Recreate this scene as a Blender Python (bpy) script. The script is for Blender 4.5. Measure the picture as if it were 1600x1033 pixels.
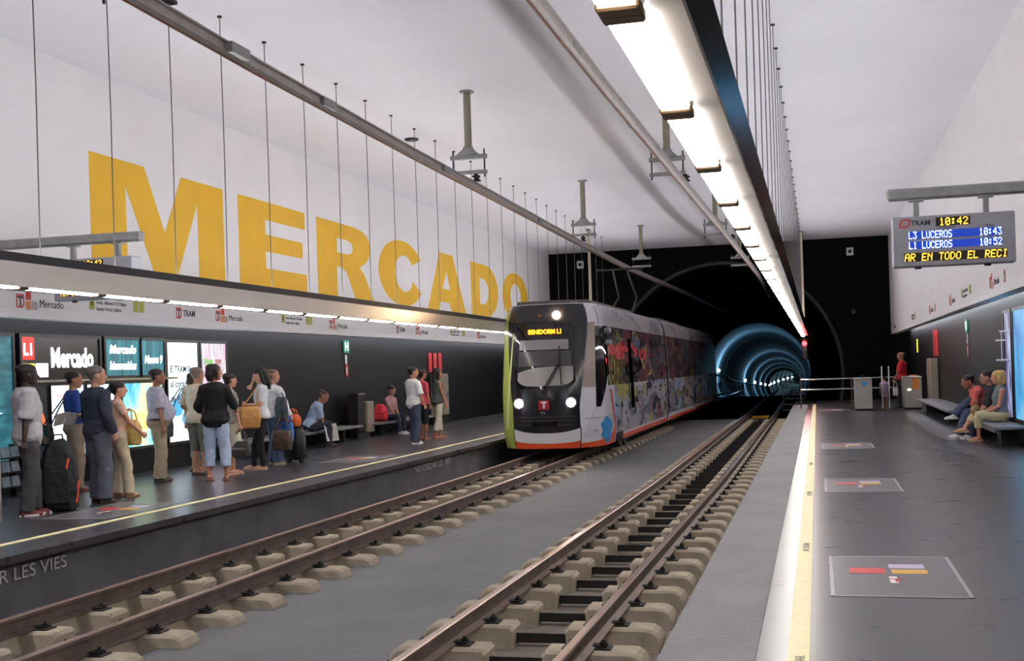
import bpy, bmesh, math, random
from mathutils import Vector, Matrix, Quaternion, Euler
random.seed(7)
D = bpy.data; SC = bpy.context.scene; COL = SC.collection
for _o in list(D.objects): D.objects.remove(_o)

# ------------------------------------------------------------------ camera, world, exposure
FPX, YAW, ROLL, EYE = 1850.0, math.atan2(477, 1850.0), 0.032, 1.5
cam_d = D.cameras.new('camera'); cam = D.objects.new('camera', cam_d); COL.objects.link(cam)
Fw = Vector((-math.sin(YAW), math.cos(YAW), 0)); R0 = Vector((math.cos(YAW), math.sin(YAW), 0)); U0 = Vector((0, 0, 1))
Rt = R0 * math.cos(ROLL) - U0 * math.sin(ROLL); Up = R0 * math.sin(ROLL) + U0 * math.cos(ROLL)
Mc = Matrix((Rt, Up, -Fw)).transposed().to_4x4(); Mc.translation = Vector((0, 0, EYE)); cam.matrix_world = Mc
cam_d.sensor_fit = 'HORIZONTAL'; cam_d.sensor_width = 36.0; cam_d.lens = 36.0 * FPX / 1600.0
cam_d.shift_y = (580 - 516.5) / 1600.0; cam_d.clip_start = 0.05; cam_d.clip_end = 600
SC.camera = cam
W = D.worlds.new('world'); SC.world = W; W.use_nodes = True
W.node_tree.nodes['Background'].inputs[0].default_value = (0.5, 0.55, 0.65, 1)
W.node_tree.nodes['Background'].inputs[1].default_value = 0.02
SC.view_settings.view_transform = 'Standard'; SC.view_settings.look = 'None'
SC.view_settings.gamma = 1.0; SC.view_settings.use_curve_mapping = False; SC.view_settings.exposure = 0.0

TUBE_E, UP_E, COVE_E, SCREEN_E = 30.0, 35.0, 24.0, 1.6      # strengths of the station's lamps

# ------------------------------------------------------------------ materials
def lin(c):
    return tuple((x / 12.92 if x <= 0.04045 else ((x + 0.055) / 1.055) ** 2.4) for x in c)
def h(s):
    return lin(tuple(int(s[i:i + 2], 16) / 255 for i in (0, 2, 4)))
MATS = {}
def mat(name, col='808080', rough=0.6, metal=0.0, emit=0.0, var=0.0, vscale=6.0, bump=0.0, bscale=40.0, stretch=None, spec=None, ecol=None, col2=None, alpha=None):
    if name in MATS: return MATS[name]
    m = D.materials.new(name); m.use_nodes = True; nt = m.node_tree; N = nt.nodes; L = nt.links
    b = N['Principled BSDF']; c = h(col) if isinstance(col, str) else col
    b.inputs['Base Color'].default_value = (*c, 1); b.inputs['Roughness'].default_value = rough; b.inputs['Metallic'].default_value = metal
    if spec is not None: b.inputs['Specular IOR Level'].default_value = spec
    if emit:
        b.inputs['Emission Color'].default_value = (*(h(ecol) if ecol else c), 1); b.inputs['Emission Strength'].default_value = emit
    if alpha is not None: b.inputs['Alpha'].default_value = alpha
    if var or bump or col2:
        tc = N.new('ShaderNodeTexCoord'); mp = N.new('ShaderNodeMapping'); L.new(tc.outputs['Object'], mp.inputs['Vector'])
        if stretch: mp.inputs['Scale'].default_value = stretch
    if var or col2:
        n = N.new('ShaderNodeTexNoise'); n.inputs['Scale'].default_value = vscale; n.inputs['Detail'].default_value = 5
        L.new(mp.outputs[0], n.inputs['Vector'])
        r = N.new('ShaderNodeValToRGB'); r.color_ramp.elements[0].position = 0.3; r.color_ramp.elements[1].position = 0.7
        k2 = h(col2) if col2 else tuple(min(1, x * (1 + var)) for x in c)
        k1 = c if col2 else tuple(x * (1 - var) for x in c)
        r.color_ramp.elements[0].color = (*k1, 1); r.color_ramp.elements[1].color = (*k2, 1)
        L.new(n.outputs['Fac'], r.inputs[0]); L.new(r.outputs[0], b.inputs['Base Color'])
    if bump:
        n2 = N.new('ShaderNodeTexNoise'); n2.inputs['Scale'].default_value = bscale; n2.inputs['Detail'].default_value = 3
        L.new(mp.outputs[0], n2.inputs['Vector'])
        bp = N.new('ShaderNodeBump'); bp.inputs['Strength'].default_value = bump; bp.inputs['Distance'].default_value = 0.02
        L.new(n2.outputs['Fac'], bp.inputs['Height']); L.new(bp.outputs[0], b.inputs['Normal'])
    MATS[name] = m
    return m
def nodes(m): return m.node_tree.nodes, m.node_tree.links, m.node_tree.nodes['Principled BSDF']

def paint_art(name, base, cols, scale=1.6, rough=0.25, thr=0.6, stretch=(1, .8, .45)):
    """hand-painted wrap: patches and strokes of several colours over a base coat"""
    m = D.materials.new(name); m.use_nodes = True; N, L, b = nodes(m)
    b.inputs['Roughness'].default_value = rough
    tc = N.new('ShaderNodeTexCoord'); last = N.new('ShaderNodeRGB'); last.outputs[0].default_value = (*h(base), 1); out = last.outputs[0]
    for i, (c, sc, th) in enumerate(cols):
        mp = N.new('ShaderNodeMapping'); mp.inputs['Location'].default_value = (i * 3.7, i * 9.1 + 2, i * 1.3)
        mp.inputs['Rotation'].default_value = (0.35 * ((i % 3) - 1), 0, 0); mp.inputs['Scale'].default_value = stretch
        L.new(tc.outputs['Object'], mp.inputs['Vector'])
        n = N.new('ShaderNodeTexNoise'); n.inputs['Scale'].default_value = scale * sc; n.inputs['Detail'].default_value = 2.5
        n.inputs['Distortion'].default_value = 1.2; L.new(mp.outputs[0], n.inputs['Vector'])
        r = N.new('ShaderNodeValToRGB'); r.color_ramp.elements[0].position = th; r.color_ramp.elements[1].position = th + 0.03
        L.new(n.outputs['Fac'], r.inputs[0])
        x = N.new('ShaderNodeMix'); x.data_type = 'RGBA'; L.new(r.outputs[0], x.inputs['Factor']); L.new(out, x.inputs['A'])
        x.inputs['B'].default_value = (*h(c), 1); out = x.outputs['Result']
    L.new(out, b.inputs['Base Color']); MATS[name] = m
    return m

def band_mat(m, axis, freq, depth=0.25, lo=0.8):
    """fine ribs across one object axis"""
    N, L, b = nodes(m)
    tc = N.new('ShaderNodeTexCoord'); sx = N.new('ShaderNodeSeparateXYZ'); L.new(tc.outputs['Object'], sx.inputs[0])
    mu = N.new('ShaderNodeMath'); mu.operation = 'MULTIPLY'; mu.inputs[1].default_value = freq; L.new(sx.outputs[axis], mu.inputs[0])
    sn = N.new('ShaderNodeMath'); sn.operation = 'SINE'; L.new(mu.outputs[0], sn.inputs[0])
    bp = N.new('ShaderNodeBump'); bp.inputs['Strength'].default_value = depth; bp.inputs['Distance'].default_value = 0.004
    L.new(sn.outputs[0], bp.inputs['Height']); L.new(bp.outputs[0], b.inputs['Normal'])
    return m

# ------------------------------------------------------------------ mesh builder
class MB:
    def __init__(s): s.v = []; s.f = []
    def add(s, vs, fs):
        o = len(s.v); s.v += [tuple(p) for p in vs]; s.f += [tuple(i + o for i in q) for q in fs]; return s
    def box(s, c, d, rot=None, bev=0.0):
        x, y, z = (k / 2 for k in d); b = min(bev, x * .99, y * .99, z * .99)
        if b <= 0:
            vs = [Vector((sx * x, sy * y, sz * z)) for sz in (-1, 1) for sx, sy in ((-1, -1), (1, -1), (1, 1), (-1, 1))]
            fs = [(3, 2, 1, 0), (4, 5, 6, 7), (0, 1, 5, 4), (1, 2, 6, 5), (2, 3, 7, 6), (3, 0, 4, 7)]
        else:
            def ring(xx, yy, zz):
                return [Vector((a, e, zz)) for a, e in ((-xx + b, -yy), (xx - b, -yy), (xx, -yy + b), (xx, yy - b), (xx - b, yy), (-xx + b, yy), (-xx, yy - b), (-xx, -yy + b))]
            def ring2(zz):
                return [Vector((a, e, zz)) for a, e in ((-x + b, -y + b), (x - b, -y + b), (x - b, -y + b), (x - b, y - b), (x - b, y - b), (-x + b, y - b), (-x + b, y - b), (-x + b, -y + b))]
            rs = [ring(x, y, -z + b), ring(x, y, z - b)]
            vs = rs[0] + rs[1]; fs = [tuple((i, (i + 1) % 8, 8 + (i + 1) % 8, 8 + i)) for i in range(8)]
            for zz, base, up in ((-z, 0, 0), (z, 8, 1)):
                k = len(vs); vs += [Vector((a, e, zz)) for a, e in ((-x + b, -y + b), (x - b, -y + b), (x - b, y - b), (-x + b, y - b))]
                q = [k, k + 1, k + 2, k + 3]
                for i, (c0, c1) in enumerate(((0, 1), (2, 3), (4, 5), (6, 7))):
                    fs.append((base + c0, base + c1, q[(i + 1) % 4], q[i]) if up else (base + c1, base + c0, q[i], q[(i + 1) % 4]))
                    fs.append((base + c1, base + (c1 + 1) % 8, q[(i + 1) % 4]) if up else (base + (c1 + 1) % 8, base + c1, q[(i + 1) % 4]))
                fs.append(tuple(q) if up else tuple(q[::-1]))
        M = rot.to_matrix() if isinstance(rot, Euler) else (rot if rot is not None else Matrix.Identity(3))
        c = Vector(c); return s.add([M @ p + c for p in vs], fs)
    def loft(s, rings, caps=True):
        n = len(rings[0]); vs = [p for r in rings for p in r]; fs = []
        for k in range(len(rings) - 1):
            for i in range(n):
                j = (i + 1) % n; fs.append((k * n + i, k * n + j, (k + 1) * n + j, (k + 1) * n + i))
        if caps: fs += [tuple(range(n))[::-1], tuple((len(rings) - 1) * n + i for i in range(n))]
        return s.add(vs, fs)
    def tube(s, pts, rad, n=10, caps=True, flat=1.0, up=None):
        pts = [Vector(p) for p in pts]; rad = rad if isinstance(rad, (list, tuple)) else [rad] * len(pts)
        rings = []; pu = None
        for i, p in enumerate(pts):
            t = (pts[min(i + 1, len(pts) - 1)] - pts[max(i - 1, 0)]).normalized()
            if pu is None:
                a = Vector(up) if up else (Vector((0, 0, 1)) if abs(t.z) < .9 else Vector((0, 1, 0)))
            else: a = pu
            u = (a - t * a.dot(t)).normalized(); w = t.cross(u); pu = u
            rings.append([p + (u * math.cos(2 * math.pi * k / n) * flat + w * math.sin(2 * math.pi * k / n)) * rad[i] for k in range(n)])
        return s.loft(rings, caps)
    def ell(s, c, r, n=14, m=9, rot=None):
        c = Vector(c); r = (r, r, r) if not isinstance(r, (tuple, list)) else r; R = rot if rot is not None else Matrix.Identity(3)
        vs = [c + R @ Vector((0, 0, -r[2]))]; fs = []
        for j in range(1, m):
            a = -math.pi / 2 + math.pi * j / m
            for i in range(n):
                t = 2 * math.pi * i / n; vs.append(c + R @ Vector((r[0] * math.cos(a) * math.cos(t), r[1] * math.cos(a) * math.sin(t), r[2] * math.sin(a))))
        vs.append(c + R @ Vector((0, 0, r[2]))); e = len(vs) - 1
        for i in range(n): fs.append((0, 1 + (i + 1) % n, 1 + i))
        for j in range(m - 2):
            for i in range(n):
                a = 1 + j * n + i; b = 1 + j * n + (i + 1) % n; fs.append((a, b, b + n, a + n))
        for i in range(n): fs.append((1 + (m - 2) * n + i, 1 + (m - 2) * n + (i + 1) % n, e))
        return s.add(vs, fs)
    def sweep(s, prof, path, caps=True):
        """prof: (x,z) pairs, path: points running along +Y"""
        rings = [[Vector((p[0] + a, p[1], p[2] + b)) for a, b in prof] for p in path]
        return s.loft(rings, caps)
    def prism(s, poly, M, depth):
        """poly in local xy, extruded along local z by depth, placed by M"""
        n = len(poly); a = [M @ Vector((x, y, 0)) for x, y in poly]; b = [M @ Vector((x, y, depth)) for x, y in poly]
        return s.add(a + b, [tuple(range(n))[::-1], tuple(range(n, 2 * n))] + [(i, (i + 1) % n, n + (i + 1) % n, n + i) for i in range(n)])
    def build(s, name, m, parent=None, smooth=False, loc=None, auto=None):
        me = D.meshes.new(name); me.from_pydata(s.v, [], s.f); me.materials.append(m)
        bm = bmesh.new(); bm.from_mesh(me); bmesh.ops.recalc_face_normals(bm, faces=bm.faces); bm.to_mesh(me); bm.free()
        if smooth:
            for p in me.polygons: p.use_smooth = True
            if auto:
                me.set_sharp_from_angle(angle=math.radians(auto))
        o = D.objects.new(name, me); COL.objects.link(o)
        if parent is not None: o.parent = parent
        if loc is not None: o.location = loc
        return o

def link_mesh(name, me, m, parent=None):
    me.materials.clear(); me.materials.append(m); o = D.objects.new(name, me); COL.objects.link(o)
    if parent is not None: o.parent = parent
    return o
def tag(o, label=None, cat=None, group=None, kind=None):
    if label: o['label'] = label
    if cat: o['category'] = cat
    if group: o['group'] = group
    if kind: o['kind'] = kind
    return o
def empty(name, loc=(0, 0, 0), rz=0.0, label=None, cat=None, group=None):
    o = D.objects.new(name, None); o.empty_display_size = .1; COL.objects.link(o); o.location = loc; o.rotation_euler = (0, 0, rz)
    return tag(o, label, cat, group)
def dup(o, loc, label=None, parent=None):
    c = o.copy(); COL.objects.link(c)
    if parent is not None: c.parent = parent
    else: c.location = loc
    if label: c['label'] = label
    for ch in list(o.children): dup(ch, None, None, c)
    return c
def struct(o): o['kind'] = 'structure'; return o
def evalmesh(ob):
    dg = bpy.context.evaluated_depsgraph_get(); dg.update()
    return D.meshes.new_from_object(ob.evaluated_get(dg))
# frames for flat things: columns are local x, y and the outward normal
ML = Matrix(((0, 0, 1), (1, 0, 0), (0, 1, 0)))      # on a wall that faces +X (read looking towards -X)
MR = Matrix(((0, 0, -1), (-1, 0, 0), (0, 1, 0)))    # on a wall that faces -X
MF = Matrix(((1, 0, 0), (0, 0, -1), (0, 1, 0)))     # faces the viewer at -Y
MFL = Matrix(((1, 0, 0), (0, 1, 0), (0, 0, 1)))     # on the floor, read facing +Y
MFLR = Matrix(((0, -1, 0), (1, 0, 0), (0, 0, 1)))   # on the floor, read along +Y
def frame(M3, p): m = M3.to_4x4(); m.translation = Vector(p); return m
def text(name, s, size, m, M3, p, parent=None, depth=0.003, bold=0.0, sx=1.0, align='LEFT', shear=0.0, width=None):
    cu = D.curves.new(name, 'FONT'); cu.body = s; cu.size = size; cu.extrude = depth / 2; cu.offset = bold; cu.align_x = align; cu.shear = shear; cu.resolution_u = 3
    t = D.objects.new(name, cu); COL.objects.link(t); me = evalmesh(t); D.objects.remove(t); D.curves.remove(cu)
    if width:
        xs = [v.co.x for v in me.vertices]; sx = width / max(1e-6, max(xs) - min(xs))
    me.transform(frame(M3, p) @ Matrix.Diagonal((sx, 1, 1, 1))); me.name = name
    return link_mesh(name, me, m, parent)
def outline(name, loops, m, M3, p, parent=None, depth=0.004):
    """flat shape with holes from closed loops"""
    cu = D.curves.new(name, 'CURVE'); cu.dimensions = '2D'; cu.fill_mode = 'BOTH'; cu.extrude = depth / 2
    for lp in loops:
        sp = cu.splines.new('POLY'); sp.points.add(len(lp) - 1); sp.use_cyclic_u = True
        for q, (x, y) in zip(sp.points, lp): q.co = (x, y, 0, 1)
    t = D.objects.new(name, cu); COL.objects.link(t); me = evalmesh(t); D.objects.remove(t); D.curves.remove(cu)
    me.transform(frame(M3, p)); me.name = name
    return link_mesh(name, me, m, parent)
def panel(name, m, M3, p, w, hgt, d=0.004, parent=None):
    """thin plate whose lower left corner is p"""
    return MB().prism([(0, 0), (w, 0), (w, hgt), (0, hgt)], frame(M3, p), d).build(name, m, parent)
def arc(cx, cy, rx, ry, a0, a1, n=14):
    return [(cx + rx * math.cos(math.radians(a0 + (a1 - a0) * i / n)), cy + ry * math.sin(math.radians(a0 + (a1 - a0) * i / n))) for i in range(n + 1)]
DOTS = {'0': '0E11131519110E', '1': '040C040404040E', '2': '0E11010204081F', '3': '1F02040201110E', '4': '02060A121F0202', '5': '1F101E0101110E',
        'L': '1010101010101F', 'U': '1111111111110E', 'C': '0E11101010110E', 'E': '1F10101E10101F', 'R': '1E11111E141211', 'O': '0E11111111110E',
        'S': '0F10100E01011E', 'A': '0E11111F111111', 'N': '11191513111111', 'T': '1F040404040404', 'D': '1C12111111121C', 'I': '0E04040404040E',
        ':': '000C0C000C0C00', 'B': '1E11111E11111E', 'M': '111B1515111111', ' ': '00000000000000'}
def dots(name, s, ch, m, M3, p, parent=None, shear=0.0, wide=0.8, fill=0.86):
    """lamp-matrix lettering, ch = character height"""
    u = ch / 7; b = MB(); F = frame(M3, p); x0 = 0.0
    for c in s:
        g = DOTS[c]
        for r in range(7):
            bits = int(g[2 * r:2 * r + 2], 16)
            for k in range(5):
                if bits >> (4 - k) & 1:
                    x = x0 + k * u * wide + shear * (6 - r) * u; y = (6 - r) * u; e = u * fill
                    b.prism([(x, y), (x + e * wide, y), (x + e * wide, y + e), (x, y + e)], F, 0.003)
        x0 += 6 * u * wide
    return b.build(name, m, parent)
# ------------------------------------------------------------------ the station hall
XL, XR, XLD, XRD = -10.39, 2.73, -11.05, 3.35      # upper white walls, recessed dark walls
ZC, Y0, YB = 6.17, -9.0, 46.8
def drift(y): return 0.0155 * (min(max(y, 0), 20) - 20)   # the left side runs very slightly askew
def edgeL(y): return -6.81 + drift(y)
def trackL(y): return -5.60 + drift(y)
def trackR(y): return -2.05 + 0.6 * drift(y)
YS = [Y0, 0, 2, 4, 6, 8, 10, 12, 14, 16, 18, 20, 24, 30, 38, YB]
ZR = -0.34

white_panel = mat('white_perforated_panel', 'f0eef0', .75, var=.025, vscale=.5)
band_mat(white_panel, 2, 110.0, .18)
ceil_m = mat('white_ceiling_plaster', 'e8e7ec', .85, var=.03, vscale=.35)
dark_panel = mat('dark_grey_wall_cladding', '131316', .5, var=.12, vscale=1.2, stretch=(1, .8, .12), spec=.2)
black_wall = mat('black_end_wall', '09090c', .8, var=.15, vscale=1.0, spec=.15)
def floor_mat(name, col, rough=.3):
    m = mat(name, col, rough); N, L, b = nodes(m)
    tc = N.new('ShaderNodeTexCoord'); mp = N.new('ShaderNodeMapping'); mp.inputs['Scale'].default_value = (.7, 2.0, 1); L.new(tc.outputs['Object'], mp.inputs[0])
    n = N.new('ShaderNodeTexNoise'); n.inputs['Scale'].default_value = 2.2; n.inputs['Detail'].default_value = 4; n.inputs['Roughness'].default_value = .5; L.new(mp.outputs[0], n.inputs['Vector'])
    r = N.new('ShaderNodeValToRGB'); c = h(col); r.color_ramp.elements[0].position = .3; r.color_ramp.elements[1].position = .72
    r.color_ramp.elements[0].color = (c[0] * .9, c[1] * .9, c[2] * .91, 1); r.color_ramp.elements[1].color = (c[0] * 1.2, c[1] * 1.19, c[2] * 1.2, 1)
    L.new(n.outputs['Fac'], r.inputs[0]); L.new(r.outputs[0], b.inputs['Base Color'])
    rr = N.new('ShaderNodeMapRange'); rr.inputs['To Min'].default_value = rough - .005; rr.inputs['To Max'].default_value = rough + .05
    L.new(n.outputs['Fac'], rr.inputs[0]); L.new(rr.outputs[0], b.inputs['Roughness'])
    return m
plat_m = floor_mat('dark_polished_platform', '403f44', .26)
bed_m = mat('track_bed_concrete', '7a7067', .9, var=.22, vscale=3.0, bump=.3, bscale=30)
face_m = mat('platform_face_concrete', '626268', .8, var=.2, vscale=2.0)
yellow_m = mat('pale_yellow_line', 'efe6b4', .5, var=.05, vscale=9)
steel = mat('brushed_stainless_steel', 'b4b0ae', .22, 1.0, var=.08, vscale=2.0, stretch=(1, .3, 3))
steel_rough = mat('galvanised_steel', '9a9a98', .5, .7, var=.12, vscale=8)
alu = mat('aluminium_profile', 'b0a8a4', .5, .35, var=.1, vscale=5)
black = mat('matt_black', '121214', .6); dark_metal = mat('dark_metal', '2a2826', .55, .5); white = mat('white_paint', 'f2f2f2', .5); blackgloss = mat('gloss_black', '0c0c0f', .15)

# ceiling, end walls
struct(MB().box(((XL + XR) / 2, (Y0 + YB) / 2, ZC + .1), (XR - XL + .6, YB - Y0 + .6, .2)).build('ceiling', ceil_m))
struct(MB().box(((XLD + XRD) / 2, Y0 - .1, 2.7), (XRD - XLD + .4, .2, 7.6)).build('wall_back', dark_panel))
# upper white walls with their lower edge above the lamps
FB = 2.43
struct(MB().box((XL - .12, (Y0 + YB) / 2, (FB + ZC) / 2), (.24, YB - Y0, ZC - FB)).build('wall_left_upper', white_panel))
struct(MB().box((XR + .12, (Y0 + YB) / 2, (FB + ZC) / 2), (.24, YB - Y0, ZC - FB)).build('wall_right_upper', white_panel))
struct(MB().box((XLD - .1, (Y0 + YB) / 2, 1.35), (.2, YB - Y0, 2.9)).build('wall_left', dark_panel))
struct(MB().box((XRD + .1, (Y0 + YB) / 2, 1.35), (.2, YB - Y0, 2.9)).build('wall_right', dark_panel))
struct(MB().box(((XLD + XL) / 2 - .1, (Y0 + YB) / 2, 2.86), (.5, YB - Y0, .12)).build('trim_1', dark_panel))
struct(MB().box(((XRD + XR) / 2 + .1, (Y0 + YB) / 2, 2.86), (.5, YB - Y0, .12)).build('trim_2', dark_panel))
# front wall with the tunnel mouth
TX, TZ, TR = -3.5, 1.0, 4.4
def arch(y, r, cx=TX, cz=TZ, n=40, zf=-.95):
    a0 = math.asin((zf - cz) / r); a1 = math.pi - a0
    return [Vector((cx + r * math.cos(a0 + (a1 - a0) * i / n), y, cz + r * math.sin(a0 + (a1 - a0) * i / n))) for i in range(n + 1)]
b = MB(); A = arch(YB, TR); outer = []
for p in A:
    d = Vector((p.x - TX, 0, p.z - 1.5)); k = min((XRD + .3 - TX) / d.x if d.x > 1e-6 else (XLD - .3 - TX) / d.x if d.x < -1e-6 else 1e9,
                                                (ZC + .2 - 1.5) / d.z if d.z > 1e-6 else (-1.0 - 1.5) / d.z if d.z < -1e-6 else 1e9)
    outer.append(Vector((TX + d.x * k, YB, 1.5 + d.z * k)))
def corner_fill(b, pa, pb):
    pass
n = len(A)
vs = A + outer + [p + Vector((0, .5, 0)) for p in A]
fs = [(i, i + 1, n + i + 1, n + i) for i in range(n - 1)] + [(i + 1, i, 2 * n + i, 2 * n + i + 1) for i in range(n - 1)]
b.add(vs, fs)
for sx in (-1, 1):        # the corners beyond the fan and the strips down to the floor
    xw = XLD - .3 if sx < 0 else XRD + .3
    b.add([(xw, YB + .003, -1), (xw, YB + .003, ZC + .2), (TX + sx * TR * 1.02, YB + .003, ZC + .2), (TX + sx * TR * 1.02, YB + .003, -1)], [(0, 1, 2, 3)])
struct(b.build('wall_front', black_wall))
struct(MB().tube([p + Vector((0, -.03, 0)) for p in arch(YB, TR + .06)], .07, 8).build('trim_3', mat('tunnel_mouth_rim', '35353a', .6)))

# platforms
def plat_left(name, x_fn, z0, z1, m, inner=XLD):
    b = MB(); vs = []; fs = []
    for y in YS:
        vs += [(inner, y, z0), (x_fn(y), y, z0), (x_fn(y), y, z1), (inner, y, z1)]
    for k in range(len(YS) - 1):
        o = 4 * k
        for i in range(4): fs.append((o + i, o + (i + 1) % 4, o + 4 + (i + 1) % 4, o + 4 + i))
    e = 4 * (len(YS) - 1); fs += [(3, 2, 1, 0), (e, e + 1, e + 2, e + 3)]
    b.add(vs, fs); return struct(b.build(name, m))
plat_left('floor_left', edgeL, -.07, 0.0, plat_m)
plat_left('trim_4', lambda y: edgeL(y) - .20, -.95, -.07, face_m)
XE = -.84
struct(MB().box(((XE + XRD) / 2, (Y0 + YB) / 2, -.035), (XRD - XE, YB - Y0, .07)).build('floor_right', plat_m))
struct(MB().box(((XE + .14 + XRD) / 2, (Y0 + YB) / 2, -.51), (XRD - XE - .14, YB - Y0, .88)).build('trim_5', face_m))
BZ = -.665
struct(MB().box((-3.9, (Y0 + YB) / 2, BZ - .15), (7.2, YB - Y0, .3)).build('floor', bed_m))
# rubber mats: between the tracks and along the right platform edge
def mat_rubber(name, col, f):
    m = mat(name, col, .7, var=.12, vscale=1.2); N, L, bb = nodes(m)
    tc = N.new('ShaderNodeTexCoord'); ck = N.new('ShaderNodeTexVoronoi'); ck.inputs['Scale'].default_value = f; L.new(tc.outputs['Object'], ck.inputs['Vector'])
    bp = N.new('ShaderNodeBump'); bp.inputs['Strength'].default_value = .7; bp.inputs['Distance'].default_value = .012
    L.new(ck.outputs['Distance'], bp.inputs['Height']); L.new(bp.outputs[0], bb.inputs['Normal']); return m
rub1 = mat_rubber('grey_rubber_matting', '6d6e71', 26); rub2 = mat_rubber('studded_edge_paving', '7b797d', 24)
b = MB(); ys = [2, 6, 10, 14, 18, 22, 28, 36, 45.5]
b.loft([[Vector((trackL(y) + .66, y, BZ)), Vector((trackR(y) - .95, y, BZ)), Vector((trackR(y) - .95, y, BZ + .08)), Vector((trackL(y) + .72, y, BZ + .08))] for y in ys])
tag(b.build('rubber_matting', rub1), 'long grey textured matting laid between the two tracks', 'matting')
o = MB().box(((XE - .35) / 2, 22.5, .003), (.49, 40.2, .01)).build('edge_paving', rub2)
tag(o, 'studded grey paving strip along the right platform edge', 'paving strip')
ln = empty('safety_line', (0, 0, 0), 0, 'pale yellow safety line along the right platform edge', 'line')
MB().box((-.138, 22.0, .004), (.11, 41.2, .008)).build('stripe', yellow_m, ln)
ink = mat('faded_black_lettering', '5b5648', .6)
for y in (5.75, 9.6, 13.6, 17.6): text('lettering', 'NO CREUAR', .075, ink, MFLR, (-.105, y, .0085), ln, .001)
b = MB(); b.loft([[Vector((edgeL(y) - .58 - .045, y, 0)), Vector((edgeL(y) - .58 + .045, y, 0)), Vector((edgeL(y) - .58 + .045, y, .006)), Vector((edgeL(y) - .58 - .045, y, .006))] for y in YS[1:]])
tag(b.build('safety_line', yellow_m), 'pale yellow safety line along the left platform edge', 'line')
fl = empty('platform_lettering', (0, 0, 0), 0, 'pale warning words along the face of the left platform', 'lettering')
let_m = mat('pale_grey_lettering', 'c8c8c8', .6)
for yy, ss, wd in ((7.95, 'NO CREUAR LES VIES', 2.13), (20.0, 'NO CREUAR LES VIES', 2.1)):
    text('lettering', ss, .17, let_m, ML, (edgeL(yy + 2.2) - .192, yy, -.265), fl, .004, 0.0, width=wd)

# floor stickers
stick_m = mat('grey_floor_film', '6a686c', .35, var=.06); stick_b = mat('pale_film_border', 'a9a7aa', .4)
red_m = mat('red_vinyl', 'd84040', .4); lilac_m = mat('lilac_vinyl', 'd6c8ea', .4); amber_m = mat('amber_vinyl', 'e8b848', .4)
def sticker(x0, y0, w, d, label, flip=False, left=False):
    t = empty('floor_sticker', (x0, y0, .001), 0, label, 'floor sticker', 'floor stickers on the platforms')
    MB().box((w / 2, d / 2, .001), (w, d, .002)).build('film', stick_m, t)
    bb = MB()
    for c, s in (((w / 2, .012, .0025), (w, .024, .001)), ((w / 2, d - .012, .0025), (w, .024, .001)), ((.012, d / 2, .0025), (.024, d, .001)), ((w - .012, d / 2, .0025), (.024, d, .001))): bb.box(c, s)
    bb.build('border', stick_b, t)
    for nm, mm, c, s in (('red_block', red_m, (.30 * w, .60 * d), (.28 * w, .14 * d)), ('lilac_block', lilac_m, (.62 * w, .72 * d), (.28 * w, .10 * d)), ('amber_block', amber_m, (.63 * w, .58 * d), (.28 * w, .10 * d)), ('sign_block', white, (.485 * w, .38 * d), (.06 * w, .15 * d))):
        MB().box((c[0], c[1], .003), (s[0], s[1], .002)).build(nm, mm, t)
    text('lettering', 'T', .16, red_m, MFL, (.455 * w, .33 * d, .0042), t, .001, .006)
    return t
for y, nm in ((7.8, 'nearest floor sticker with red, lilac and amber blocks on the right platform'), (14.0, 'second nearest floor sticker on the right platform'), (20.8, 'third floor sticker from the front on the right platform'), (36.6, 'farthest floor sticker, near the ticket gates')):
    sticker(.04, y, .86, 1.6, nm)
sticker(-8.55, 11.6, .86, 1.6, 'floor sticker by the feet of the man in the navy shirt')
sticker(-8.5, 19.2, .86, 1.6, 'floor sticker on the left platform near the black suitcase')

# giant lettering on the left white wall
gold = mat('golden_yellow_paint', 'e6b52e', .7, var=.05, vscale=2)
big = empty('wall_lettering', (XL, 30, 3.3), 0, 'huge golden yellow station name on the left white wall', 'lettering')
def letter(loops): 
    o = outline('letter', loops, gold, ML, (XL + .003, 0, 0), None, .006); o.parent = big; o.matrix_parent_inverse = Matrix.Translation((-XL, -30, -3.3)); return o
ZB, ZT = 3.3, 4.975
letter([[(15.5, ZB), (16.44, ZB), (16.44, 4.6), (17.2, ZB), (17.95, ZB), (18.66, 4.6), (18.66, ZB), (19.59, ZB), (19.59, ZT), (18.14, ZT), (17.57, 3.97), (16.99, ZT), (15.5, ZT)]])
letter([[(20.17, ZB), (23.18, ZB), (23.18, 3.67), (21.27, 3.67), (21.27, 4.0), (23.0, 4.0), (23.0, 4.33), (21.28, 4.33), (21.28, 4.62), (23.14, 4.62), (23.14, ZT), (20.17, ZT)]])
letter([[(23.75, ZB), (24.82, ZB), (24.82, 3.98), (25.1, 3.98), (25.4, 3.88), (25.89, ZB), (27.1, ZB), (26.65, 3.73), (26.45, 3.93), (26.19, 4.05), (26.6, 4.2), (26.83, 4.36), (26.92, 4.52), (26.86, 4.72), (26.7, 4.84), (26.4, 4.93), (25.84, ZT), (23.75, ZT)],
        [(24.86, 4.3), (25.46, 4.3), (25.72, 4.35), (25.82, 4.46), (25.72, 4.58), (25.45, 4.63), (24.86, 4.63)]])
letter([arc(29.2, 4.14, 1.76, .85, 32, 328, 30) + [(29.95, 3.97)] + arc(29.35, 4.14, .72, .48, 318, 42, 16) + [(29.96, 4.40)]])
letter([[(31.19, ZB), (32.14, ZB), (32.38, 3.56), (33.18, 3.56), (33.45, ZB), (34.86, ZB), (33.63, ZT), (32.38, ZT)], [(32.56, 3.94), (33.30, 3.94), (33.0, 4.48)]])
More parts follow.
